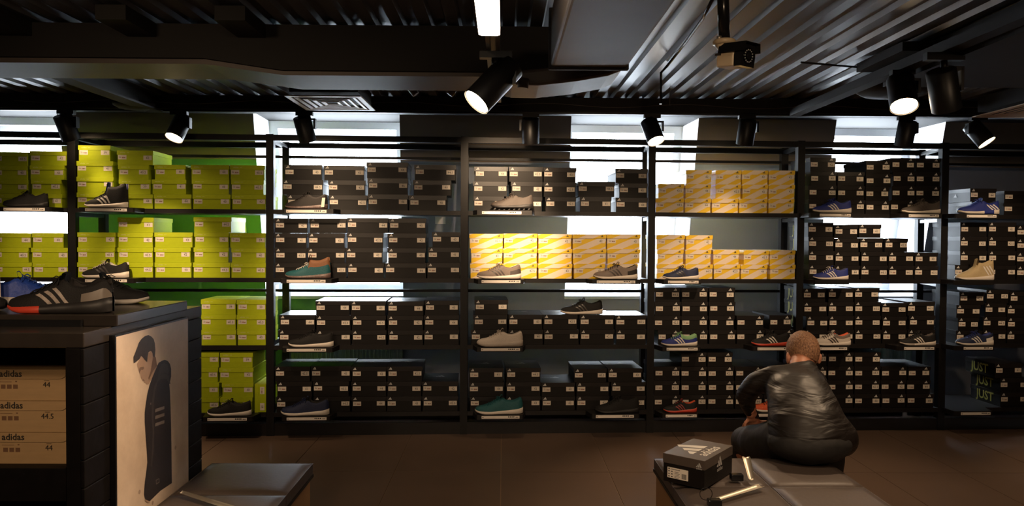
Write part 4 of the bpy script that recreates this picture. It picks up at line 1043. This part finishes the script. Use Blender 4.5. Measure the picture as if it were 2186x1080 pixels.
# hoodie: hood, body and sleeve
Pp([(290,330),(306,320),(322,314),(338,320),(350,336),(356,362),(356,400),(350,430),(346,440),(350,480),(353,560),(356,680),(358,800),(360,960),(300,1000),(244,1055),(236,1062),(222,1050),(214,1020),(218,960),(226,900),(232,850),(228,780),(222,700),(218,640),(218,590),(224,540),(232,490),(242,450),(256,410),(272,372)], 0.0006, 4, pm)
Pp([(292,400),(318,384),(340,392),(352,440),(346,440),(330,414),(306,412),(284,430),(272,480),(264,540),(262,600),(266,700),(262,800),(254,880),(248,870),(256,780),(258,690),(252,600),(256,520),(268,450)], 0.0010, 5, pm)
Pp([(302,340),(320,330),(336,340),(344,370),(340,390),(322,380),(300,392),(286,410),(288,380)], 0.0012, 5, pm)
for yy in (560, 596, 634): Pp([(272, yy + 12), (320, yy - 4), (320, yy + 12), (270, yy + 30)], 0.0014, 6, pm)
Pp([(274,944),(292,934),(294,956),(276,968)], 0.0014, 6, pm); Pp([(277,947),(290,939),(291,953),(278,962)], 0.0016, 4, pm)
Pp([(220,1046),(240,1054),(244,1062),(232,1062),(218,1052)], 0.0014, 1, pm)
Pp([(244,540),(250,538),(251,548),(245,550)], 0.0014, 6, pm)
pm.build('poster_print', [M_conc, skin, skin2, hair_, coat, coat2, strp], PB)
# tan shoe boxes in the niche
bm_ = MB()
def qd(a, b_, c, d, i): bm_.add([(a, 0, c), (b_, 0, c), (b_, 0, d), (a, 0, d)], [(0, 1, 2, 3)], i)
for k in range(3): qd(-0.035 + k * 0.02, -0.02 + k * 0.02, -0.008, 0.006, 0)
qd(-0.04, 0.0, 0.014, 0.0155, 0); qd(0.012, 0.018, 0.014, 0.018, 0)
_st['tanmark'] = bm_.mesh('faded_stamp', [mat('brown_ink', (0.16, 0.08, 0.04), 0.6)])
for k, (s_, dx) in enumerate((('44', 0.004), ('44.5', 0.0), ('44', -0.002))):
    p = FW(-1.435 - 0.24 + dx, 2.47, 0.6425 + k * 0.1045)
    shoe_box('tan', p, FA, 0.48, 0.33, 0.1043, s_, 'tan shoe box marked %s, %s of three in the niche of the black counter' % (s_, ('bottom', 'middle', 'top')[k]), 'tan shoe boxes in the counter')
# shoes on the counter
zt_ = 1.1435
def table_shoe(T, x, y, rz): T.location = FW(x, y, zt_); T.rotation_euler = (0, 0, FA + rz)
T_ = make_shoe('sports_shoe', 'large black running shoe with coral red forefoot sole on the black counter', 0.335, c_black, c_gsole, c_dark, stripe=mat('silver_fade_stripe', (0.40, 0.33, 0.28), 0.35, 0, 0.5, 120), lace=c_black,
               accent=c_red, accent_span=(0, 0.40), heel=mat('grey_heel_shell', (0.20, 0.165, 0.135), 0.35), sole_h=1.25, height=1.02)
table_shoe(T_, -1.452, 2.475, 0.0)
T_ = make_shoe('sports_shoe', 'black shoe with broad white stripes and white sole pointing right on the counter', 0.30, c_black, c_white, c_dark, stripe=c_str, lace=c_black, nstr=2, stripe_t=0.52, heel=c_red)
table_shoe(T_, -1.475, 2.80, math.pi + 0.10)
T_ = make_shoe('sports_shoe', 'bright blue shoe with white sole and paper tag at the back of the counter', 0.30, mat('bright_blue_ribbed', (0.02, 0.07, 0.42), 0.5, 0, 0.2, 60, 0.3), c_white, c_navy, lace=mat('blue_lace', (0.02, 0.08, 0.45), 0.5), tag_=False)
table_shoe(T_, -1.80, 2.83, math.pi + 0.55)
q = MB(); q.box(-0.016, 0.016, -0.0006, 0.0006, -0.05, 0.045); q.build('swing_tag', M_paper, T_, (0.085, 0.072, 0.065), (0.15, 0.1, 0.15 - 0.55))
T_ = make_shoe('sports_shoe', 'black shoe toe cut by the left edge of the picture, on the counter', 0.30, c_black, c_gsole, c_dark, lace=c_black)
table_shoe(T_, -1.80, 2.50, math.pi)

# ================================================================== BENCHES
def bench(nm, lab, x0, x1, xm, y1, ym, y0, zt=0.45):
    bx_, by_ = (x0 + x1) / 2, (y0 + y1) / 2
    T = Fthing(nm, lab, 'bench', bx_, by_, 0)
    q = MB(); q.box(x0 + 0.012 - bx_, x1 - 0.012 - bx_, y0 + 0.012 - by_, y1 - 0.012 - by_, 0.03, zt - 0.068); q.build('bench_box', M_wood, T)
    q = MB(); q.box(x0 + 0.04 - bx_, x1 - 0.04 - bx_, y0 + 0.04 - by_, y1 - 0.04 - by_, 0.0, 0.03); q.build('recessed_plinth', M_black, T)
    q = MB(); q.box(x0 - bx_, x1 - bx_, y0 - by_, y1 - by_, zt - 0.0675, zt - 0.055); q.build('cushion_board', M_black, T)
    xs_ = [x0] + ([xm] if xm else []) + [x1]; ys_ = [y0, ym, y1] if not isinstance(ym, tuple) else [y0, *ym, y1]
    for i in range(len(xs_) - 1):
        for j in range(len(ys_) - 1):
            a, b_, c, d = xs_[i] - bx_, xs_[i+1] - bx_, ys_[j] - by_, ys_[j+1] - by_
            g = 0.003; bm = bmesh.new(); NX = 10
            vg = {}
            for u in range(NX + 1):
                for v in range(NX + 1):
                    fu, fv = u / NX, v / NX
                    e = min(fu, 1 - fu, fv, 1 - fv) * NX
                    dome = 0.006 * (1 - (2*fu - 1) ** 4) * (1 - (2*fv - 1) ** 4)
                    vg[u, v] = bm.verts.new((a + g + (b_ - a - 2*g) * fu, c + g + (d - c - 2*g) * fv, zt - 0.006 + dome - (0.005 if e == 0 else 0)))
            for u in range(NX):
                for v in range(NX): bm.faces.new((vg[u, v], vg[u+1, v], vg[u+1, v+1], vg[u, v+1]))
            loop = [(u, 0) for u in range(NX)] + [(NX, v) for v in range(NX)] + [(u, NX) for u in range(NX, 0, -1)] + [(0, v) for v in range(NX, 0, -1)]
            low = [bm.verts.new((vg[k].co.x, vg[k].co.y, zt - 0.0548)) for k in loop]
            for k in range(len(loop)):
                k2 = (k + 1) % len(loop); bm.faces.new((vg[loop[k]], low[k], low[k2], vg[loop[k2]]))
            bm.faces.new(list(reversed(low)))
            me = bpy.data.meshes.new('cushion'); bm.normal_update(); bm.to_mesh(me); bm.free(); me.materials.append(M_cushion)
            o = obj('cushion', me, T)
            for p in me.polygons: p.use_smooth = len(p.vertices) == 4 and abs(p.normal.z) > 0.5
            q = MB(); zz = zt - 0.012
            q.tube([(a + g, c + g, zz), (b_ - g, c + g, zz), (b_ - g, d - g, zz), (a + g, d - g, zz), (a + g, c + g, zz)], 0.0022, 0, 6); q.build('piping', M_cushion, o)
    return T
bench('padded_bench', 'padded bench with brown-black cushions and tan side, against the display counter', -1.226, -0.797, None, 3.15, (1.96, 2.36, 2.76), 1.56)
B2 = bench('padded_bench', 'padded bench of four cushions with a man sitting on its far edge', 0.655, 1.400, 1.038, 3.235, 2.86, 2.49)

# box on the bench
pf = onH(1504, 1047, 0.452); ang = math.atan2(0.19, 0.20)
ex = Vector((math.cos(ang), math.sin(ang), 0)); 
# front-left face runs from the left corner to the front corner (short side with the barcode label)
wS, lS, hS = 0.172, 0.272, 0.108
dl = Vector((-0.78, 0.625, 0)).normalized(); dr = Vector((-dl.y, dl.x, 0)) * -1
dr = Vector((dl.y, -dl.x, 0))
cen = pf + dl * (wS / 2)
wc = FW(cen.x, cen.y, 0.4545)
rzb = FA + math.atan2(-dl.y, -dl.x)
T = thing('shoe_box', 'black shoe box with large white lid emblem lying on the bench', 'shoe box', wc, rzb, 'shoe boxes lying loose')
q = MB(); q.box(-wS/2 + 0.002, wS/2 - 0.002, 0.002, lS - 0.002, 0, hS - 0.002); q.build('box_body', M_card_black, T)
q = MB(); q.box(-wS/2, wS/2, 0, lS, hS - 0.036, hS); soft(q.build('lid', mat('toplit_black_lid', (0.075, 0.057, 0.048), 0.42, 0, 0.15, 10), T), 0.0012)  # black lid lightened in colour to carry the overhead light
q = MB(); q.box(-wS/2 + 0.02, -wS/2 + 0.105, -0.0012, 0.0015, 0.018, 0.058, 0)
q.add([(-wS/2 + 0.026 + k * 0.0, -0.0016, 0) for k in ()], [], 1)
for k in range(9): x = -wS/2 + 0.080 + k * 0.0022; q.add([(x, -0.0016, 0.022), (x + 0.0013, -0.0016, 0.022), (x + 0.0013, -0.0016, 0.042), (x, -0.0016, 0.042)], [(0,1,2,3)], 1)
for r_ in range(3):
    for c_ in range(2):
        x = -wS/2 + 0.024 + c_ * 0.012; zz = 0.022 + r_ * 0.010; q.add([(x, -0.0016, zz), (x + 0.006, -0.0016, zz), (x + 0.006, -0.0016, zz + 0.004), (x, -0.0016, zz + 0.004)], [(0,1,2,3)], 1)
for r_ in range(5):
    x = -wS/2 + 0.050; zz = 0.021 + r_ * 0.0055; q.add([(x, -0.0016, zz), (x + 0.018 + 0.004 * (r_ % 2), -0.0016, zz), (x + 0.018 + 0.004 * (r_ % 2), -0.0016, zz + 0.0015), (x, -0.0016, zz + 0.0015)], [(0,1,2,3)], 1)
x = -wS/2 + 0.024; q.add([(x, -0.0016, 0.051), (x + 0.006, -0.0016, 0.051), (x + 0.006, -0.0016, 0.056), (x, -0.0016, 0.056)], [(0,1,2,3)], 1)
for k in range(8): x = -wS/2 + 0.034 + k * 0.005; q.add([(x, -0.0016, 0.051), (x + 0.0035, -0.0016, 0.051), (x + 0.0035, -0.0016, 0.054), (x, -0.0016, 0.054)], [(0,1,2,3)], 1)
q.build('barcode_label', [M_paper, M_ink], T)
q = MB(); add_logo(q, wS/2 - 0.022, hS - 0.028, 0.020, -0.0006, 0, word=True); q.build('brand_mark', M_greyprint, T)
q = MB(); f_ = lambda a, b: (wS/2 + 0.0006, lS * 0.52 + a, 0.058 + b)
add_logo(q, 0, 0, 0.045, 0, 0, f=f_, word=True); q.build('side_print', M_greyprint, T)
q = MB(); f_ = lambda a, b: (0.012 - b, lS * 0.50 + a, hS + 0.0006)
add_logo(q, 0.0, 0.0, 0.125, 0, 0, f=f_, word=True); q.build('lid_print', mat('bright_white_print', (0.9, 0.86, 0.78), 0.3, 0, 0.02), T)

# shoehorns
def horn(lab, a, b_, w_, curl=0.006, bend=0.0):
    a, b_ = Vector(a), Vector(b_); d = (b_ - a); ln = d.length; d.normalize(); s = d.cross(Vector((0, 0, 1))).normalized(); up = s.cross(d)
    T = thing('shoehorn', lab, 'shoehorn', FW(a.x, a.y, a.z), FA, 'steel shoehorns')
    q = MB(); vs = []; NS = 14; NW = 6
    for th in (0, -0.0012):
        for i in range(NS + 1):
            t = i / NS; ww = w_ * (0.80 + 0.35 * t) * (1 if t < 0.96 else 0.75) * (1 if t > 0.03 else 0.8)
            for j in range(NW + 1):
                k = -1 + 2 * j / NW
                p = d * (ln * t) + s * (k * ww / 2) + up * (th + curl * (k * k) + bend * math.sin(t * math.pi))
                vs.append(p)
    M_ = (NS + 1) * (NW + 1); fs = []
    for o_ in (0, M_):
        for i in range(NS):
            for j in range(NW):
                f = (o_ + i*(NW+1)+j, o_ + i*(NW+1)+j+1, o_ + (i+1)*(NW+1)+j+1, o_ + (i+1)*(NW+1)+j); fs.append(f if o_ == 0 else tuple(reversed(f)))
    for i in range(NS):
        for j in (0, NW): k = i*(NW+1)+j; fs.append((k, k + NW + 1, M_ + k + NW + 1, M_ + k))
    for j in range(NW):
        for i in (0, NS): k = i*(NW+1)+j; fs.append((k, k + 1, M_ + k + 1, M_ + k))
    q.add(vs, fs, 0, True); q.build('blade', M_steel, T)
    return T, d * ln
def tether(T, at, h=0.026, loop=True):
    q = MB(); q.box(-0.024, 0.024, -0.016, 0.016, 0, h); soft(q.build('security_tag', M_glossblack, T, at), 0.004)
    if loop:
        q = MB(); pts = [Vector(at) + Vector((-0.01 + 0.022 * math.cos(a) - 0.02, 0, h + 0.018 + 0.022 * math.sin(a))) for a in [k * 2 * math.pi / 18 for k in range(19)]]
        q.tube(pts, 0.0013, 0, 6, cap=False); q.build('tether_loop', M_glossblack, T)
a = onH(1626, 1034, 0.470); b_ = onH(1520, 1070, 0.462)
T, e = horn('long steel shoehorn lying across the front bench cushion', (b_.x, b_.y, 0.458), (a.x, a.y, 0.462), 0.030); tether(T, (0.0, -0.03, -0.003))
a = onH(1604, 1026, 0.458)
T, e = horn('steel shoehorn propped upright between the shoe box and the seated man', (a.x, a.y, 0.460), (a.x + 0.01, a.y + 0.10, 0.520), 0.030); tether(T, (-0.055, 0.01, -0.004), loop=False)
a = onH(384, 1052, 0.458); b_ = onH(500, 1090, 0.458)
T, e = horn('steel shoehorn lying on the bench beside the poster', (a.x, a.y, 0.458), (b_.x, b_.y, 0.460), 0.028)

# ================================================================== THE SEATED MAN
def ell(bm, c, r, rot=(0, 0, 0), seg=20):
    M_ = Matrix.Translation(Vector(c)) @ Euler(rot).to_matrix().to_4x4() @ Matrix.Diagonal((*r, 1))
    bmesh.ops.create_uvsphere(bm, u_segments=seg, v_segments=seg // 2 + 2, radius=1, matrix=M_)
def limb(bm, pts, rad, n=14):
    # tapered chain with round joints
    for i in range(len(pts) - 1):
        a, b_ = Vector(pts[i]), Vector(pts[i + 1]); ra, rb = rad[i], rad[i + 1]
        k = 6
        for j in range(k + 1):
            t = j / k; p = a.lerp(b_, t); r = ra + (rb - ra) * t
            ell(bm, p, (r, r, r), seg=n)
def organic(name, fill, m, parent, voxel, smooth=6, disp=None, loc=(0, 0, 0), rz=0):
    bm = bmesh.new(); fill(bm)
    me = bpy.data.meshes.new(name); bm.to_mesh(me); bm.free(); me.materials.append(m)
    o = obj(name, me, parent, loc, (0, 0, rz))
    r = o.modifiers.new('merge', 'REMESH'); r.mode = 'VOXEL'; r.voxel_size = voxel; r.use_smooth_shade = True
    s = o.modifiers.new('relax', 'SMOOTH'); s.factor = 0.5; s.iterations = smooth
    if disp:
        for (st, sc, sy) in disp:
            tx = bpy.data.textures.new('cloth_folds', 'CLOUDS'); tx.noise_scale = sc; tx.noise_depth = 2
            d = o.modifiers.new('folds', 'DISPLACE'); d.texture = tx; d.strength = st; d.mid_level = 0.5; d.texture_coords = 'LOCAL'
    return o
PO = Vector((1.30, 3.14, 0.0))
def L_(*p): return Vector(p) - PO
M_skin = mat('skin', (0.50, 0.21, 0.12), 0.5, 0, 0.12, 30)
def body(bm):
    ell(bm, L_(1.30, 3.18, .555), (.13, .09, .08)); ell(bm, L_(1.31, 3.27, .62), (.11, .07, .08)); ell(bm, L_(1.33, 3.39, .69), (.12, .07, .08))
    limb(bm, [L_(1.365, 3.44, .755), L_(1.42, 3.53, .835)], [.052, .050])
    ell(bm, L_(1.433, 3.56, .862), (.068, .084, .087), (-0.35, 0, 0), 24)            # skull
    ell(bm, L_(1.433, 3.615, .815), (.050, .055, .050), (-0.35, 0, 0))              # jaw and face
    ell(bm, L_(1.433, 3.668, .825), (.011, .018, .016))                             # nose
    for sx in (-1, 1):
        ell(bm, L_(1.433 + sx * .026, 3.640, .850), (.014, .010, .009))              # brow and eye sockets
        ell(bm, L_(1.433 + sx * .072, 3.555, .828), (.010, .020, .030), (-0.3, 0, sx * 0.35))   # ears
        ell(bm, L_(1.433 + sx * .078, 3.548, .835), (.005, .017, .020), (-0.3, 0, sx * 0.35))
    ell(bm, L_(1.433, 3.655, .797), (.020, .010, .007))
    limb(bm, [L_(1.20, 3.44, .745), L_(1.142, 3.50, .655), L_(1.208, 3.575, .520)], [.040, .034, .026])
    limb(bm, [L_(1.45, 3.46, .735), L_(1.50, 3.56, .64), L_(1.47, 3.70, .56)], [.040, .036, .026])
    # left hand on the knee
    ell(bm, L_(1.222, 3.60, .505), (.034, .026, .024), (0, .3, 0))
    for k, (dy, dz, s) in enumerate(((-.012, .018, 1.0), (.004, .006, 1.08), (.016, -.008, 1.0), (.026, -.022, .82))):
        limb(bm, [L_(1.205, 3.575 + dy, .508 + dz * .8), L_(1.178, 3.572 + dy, .512 + dz), L_(1.161, 3.572 + dy, .496 + dz), L_(1.160, 3.575 + dy, .480 + dz)], [.0098, .0092, .0085, .0075], 10)
    limb(bm, [L_(1.238, 3.575, .512), L_(1.262, 3.560, .518), L_(1.278, 3.555, .508)], [.012, .0105, .0085], 10)
    # right hand on the other knee
    ell(bm, L_(1.475, 3.73, .555), (.034, .03, .022))
    for k, dx in enumerate((-.026, -.009, .009, .025)):
        limb(bm, [L_(1.475 + dx, 3.745, .556), L_(1.475 + dx * 1.2, 3.775, .553), L_(1.475 + dx * 1.25, 3.795, .535)], [.0095, .009, .0078], 10)
    limb(bm, [L_(1.455, 3.715, .558), L_(1.430, 3.735, .555), L_(1.425, 3.755, .548)], [.012, .0105, .0085], 10)
    limb(bm, [L_(1.23, 3.16, .55), L_(1.17, 3.58, .42), L_(1.17, 3.64, .10)], [.06, .055, .035])
    limb(bm, [L_(1.38, 3.16, .55), L_(1.48, 3.62, .48), L_(1.47, 3.60, .10)], [.08, .055, .035])
man = organic('person', body, M_skin, None, 0.0055, 4, None, FW(PO.x, PO.y, 0), FA)
tag(man, 'man in black jacket seen from behind, sitting hunched on the bench, hand on knee', 'person')
M_jacket = bpy.data.materials.new('black_jacket_fabric'); M_jacket.use_nodes = True
nt = M_jacket.node_tree; n = nt.nodes; L = nt.links; bs = n['Principled BSDF']
bs.inputs['Base Color'].default_value = (0.0085, 0.0055, 0.0042, 1); bs.inputs['Roughness'].default_value = 0.5; bs.inputs['Specular IOR Level'].default_value = 0.42
tc = n.new('ShaderNodeTexCoord'); mp = n.new('ShaderNodeMapping'); mp.inputs['Rotation'].default_value = (0.2, 0.65, 0.2); mp.inputs['Scale'].default_value = (3.0, 3.0, 13.0)
n1 = n.new('ShaderNodeTexNoise'); n1.inputs['Scale'].default_value = 1.6; n1.inputs['Detail'].default_value = 3; n1.inputs['Distortion'].default_value = 0.6
bp = n.new('ShaderNodeBump'); bp.inputs['Strength'].default_value = 0.8; bp.inputs['Distance'].default_value = 0.020
L.new(tc.outputs['Object'], mp.inputs[0]); L.new(mp.outputs[0], n1.inputs['Vector']); L.new(n1.outputs['Fac'], bp.inputs['Height']); L.new(bp.outputs[0], bs.inputs['Normal'])
def jacket(bm):
    ell(bm, L_(1.305, 3.145, .560), (.180, .130, .088)); ell(bm, L_(1.308, 3.19, .61), (.172, .125, .10)); ell(bm, L_(1.318, 3.26, .66), (.162, .118, .105))
    ell(bm, L_(1.330, 3.34, .705), (.152, .110, .10)); ell(bm, L_(1.340, 3.41, .740), (.146, .090, .074)); ell(bm, L_(1.375, 3.455, .778), (.082, .060, .046))
    limb(bm, [L_(1.36, 3.44, .775), L_(1.245, 3.43, .765), L_(1.175, 3.46, .725), L_(1.143, 3.50, .660)], [.050, .056, .056, .050])
    limb(bm, [L_(1.143, 3.50, .660), L_(1.172, 3.54, .590), L_(1.206, 3.565, .540)], [.052, .042, .035])
    limb(bm, [L_(1.40, 3.44, .765), L_(1.455, 3.45, .735), L_(1.505, 3.56, .65), L_(1.48, 3.68, .575)], [.052, .058, .050, .040])
    ell(bm, L_(1.414, 3.478, .808), (.058, .052, .034), (-.5, 0, 0)); ell(bm, L_(1.40, 3.46, .785), (.068, .056, .035))
    ell(bm, L_(1.455, 3.17, .545), (.060, .09, .085)); ell(bm, L_(1.478, 3.26, .53), (.045, .08, .10))
jk = organic('jacket', jacket, M_jacket, man, 0.011, 60, [(0.014, 0.13, 0)])
def pants(bm):
    ell(bm, L_(1.30, 3.14, .535), (.178, .135, .085))
    limb(bm, [L_(1.22, 3.18, .545), L_(1.165, 3.38, .470), L_(1.175, 3.60, .418)], [.088, .084, .070]); limb(bm, [L_(1.175, 3.60, .418), L_(1.17, 3.66, .12)], [.070, .052])
    limb(bm, [L_(1.40, 3.18, .54), L_(1.46, 3.40, .50), L_(1.48, 3.62, .475)], [.088, .086, .070]); limb(bm, [L_(1.48, 3.62, .475), L_(1.47, 3.60, .12)], [.070, .052])
    limb(bm, [L_(1.475, 3.31, .50), L_(1.490, 3.34, .35)], [.055, .045])
organic('trousers', pants, mat('black_trousers', (0.008, 0.0065, 0.006), 0.75, 0, 0.3, 30, bump=0.2), man, 0.009, 12, [(0.010, 0.10, 0)])
# collar ring and hair
bm = bmesh.new(); ell(bm, (0, 0, 0), (.0745, .090, .093), (-0.35, 0, 0), 40)
nrm = Vector((0, -0.55, -0.83)).normalized()
bmesh.ops.bisect_plane(bm, geom=bm.verts[:] + bm.edges[:] + bm.faces[:], plane_co=nrm * 0.074 + Vector((0, 0.0, 0.0)), plane_no=nrm, clear_outer=True)
bmesh.ops.bisect_plane(bm, geom=bm.verts[:] + bm.edges[:] + bm.faces[:], plane_co=Vector((0, .058, 0)), plane_no=Vector((0, 1, -0.35)), clear_outer=True)
me = bpy.data.meshes.new('hair'); bm.to_mesh(me); bm.free()
M_hair = bpy.data.materials.new('short_ginger_brown_hair'); M_hair.use_nodes = True
nt = M_hair.node_tree; n = nt.nodes; L = nt.links; bs = n['Principled BSDF']; bs.inputs['Roughness'].default_value = 0.65
tc = n.new('ShaderNodeTexCoord'); mp = n.new('ShaderNodeMapping'); mp.inputs['Scale'].default_value = (160, 160, 60); n1 = n.new('ShaderNodeTexNoise'); n1.inputs['Scale'].default_value = 1.4
cr = n.new('ShaderNodeValToRGB'); cr.color_ramp.elements[0].color = (0.13, 0.055, 0.028, 1); cr.color_ramp.elements[1].color = (0.40, 0.21, 0.11, 1); cr.color_ramp.elements[0].position = .3; cr.color_ramp.elements[1].position = .7
bp = n.new('ShaderNodeBump'); bp.inputs['Strength'].default_value = 0.9; bp.inputs['Distance'].default_value = 0.004
L.new(tc.outputs['Object'], mp.inputs[0]); L.new(mp.outputs[0], n1.inputs['Vector']); L.new(n1.outputs['Fac'], cr.inputs[0]); L.new(cr.outputs[0], bs.inputs['Base Color']); L.new(n1.outputs['Fac'], bp.inputs['Height']); L.new(bp.outputs[0], bs.inputs['Normal'])
me.materials.append(M_hair)
for p in me.polygons: p.use_smooth = True
ho = obj('hair', me, man, L_(1.433, 3.558, .865))
so_ = ho.modifiers.new('thickness', 'SOLIDIFY'); so_.thickness = 0.006
sb = ho.modifiers.new('fine', 'SUBSURF'); sb.levels = 1; sb.render_levels = 2
tx = bpy.data.textures.new('hair_tufts', 'CLOUDS'); tx.noise_scale = 0.006
dp = ho.modifiers.new('tufts', 'DISPLACE'); dp.texture = tx; dp.strength = 0.005; dp.texture_coords = 'LOCAL'
for sx, xx, yy in ((0, 1.17, 3.70), (1, 1.47, 3.64)):
    sh_ = make_shoe('shoe', None, 0.29, c_black, c_gsole, c_black, lace=c_black, cat=None)
    sh_.parent = man; sh_.location = L_(xx, yy + 0.04, 0.001); sh_.rotation_euler = (0, 0, -math.pi/2)
q = MB(); pts = [L_(1.265 + 0.09 * k / 8, 3.035 - 0.010 * math.sin(k / 8 * math.pi), .548 - 0.012 * math.sin(k / 8 * math.pi)) for k in range(9)]
q.tube(pts, 0.0018, 0, 6); q.build('back_piping', M_greyprint, man)
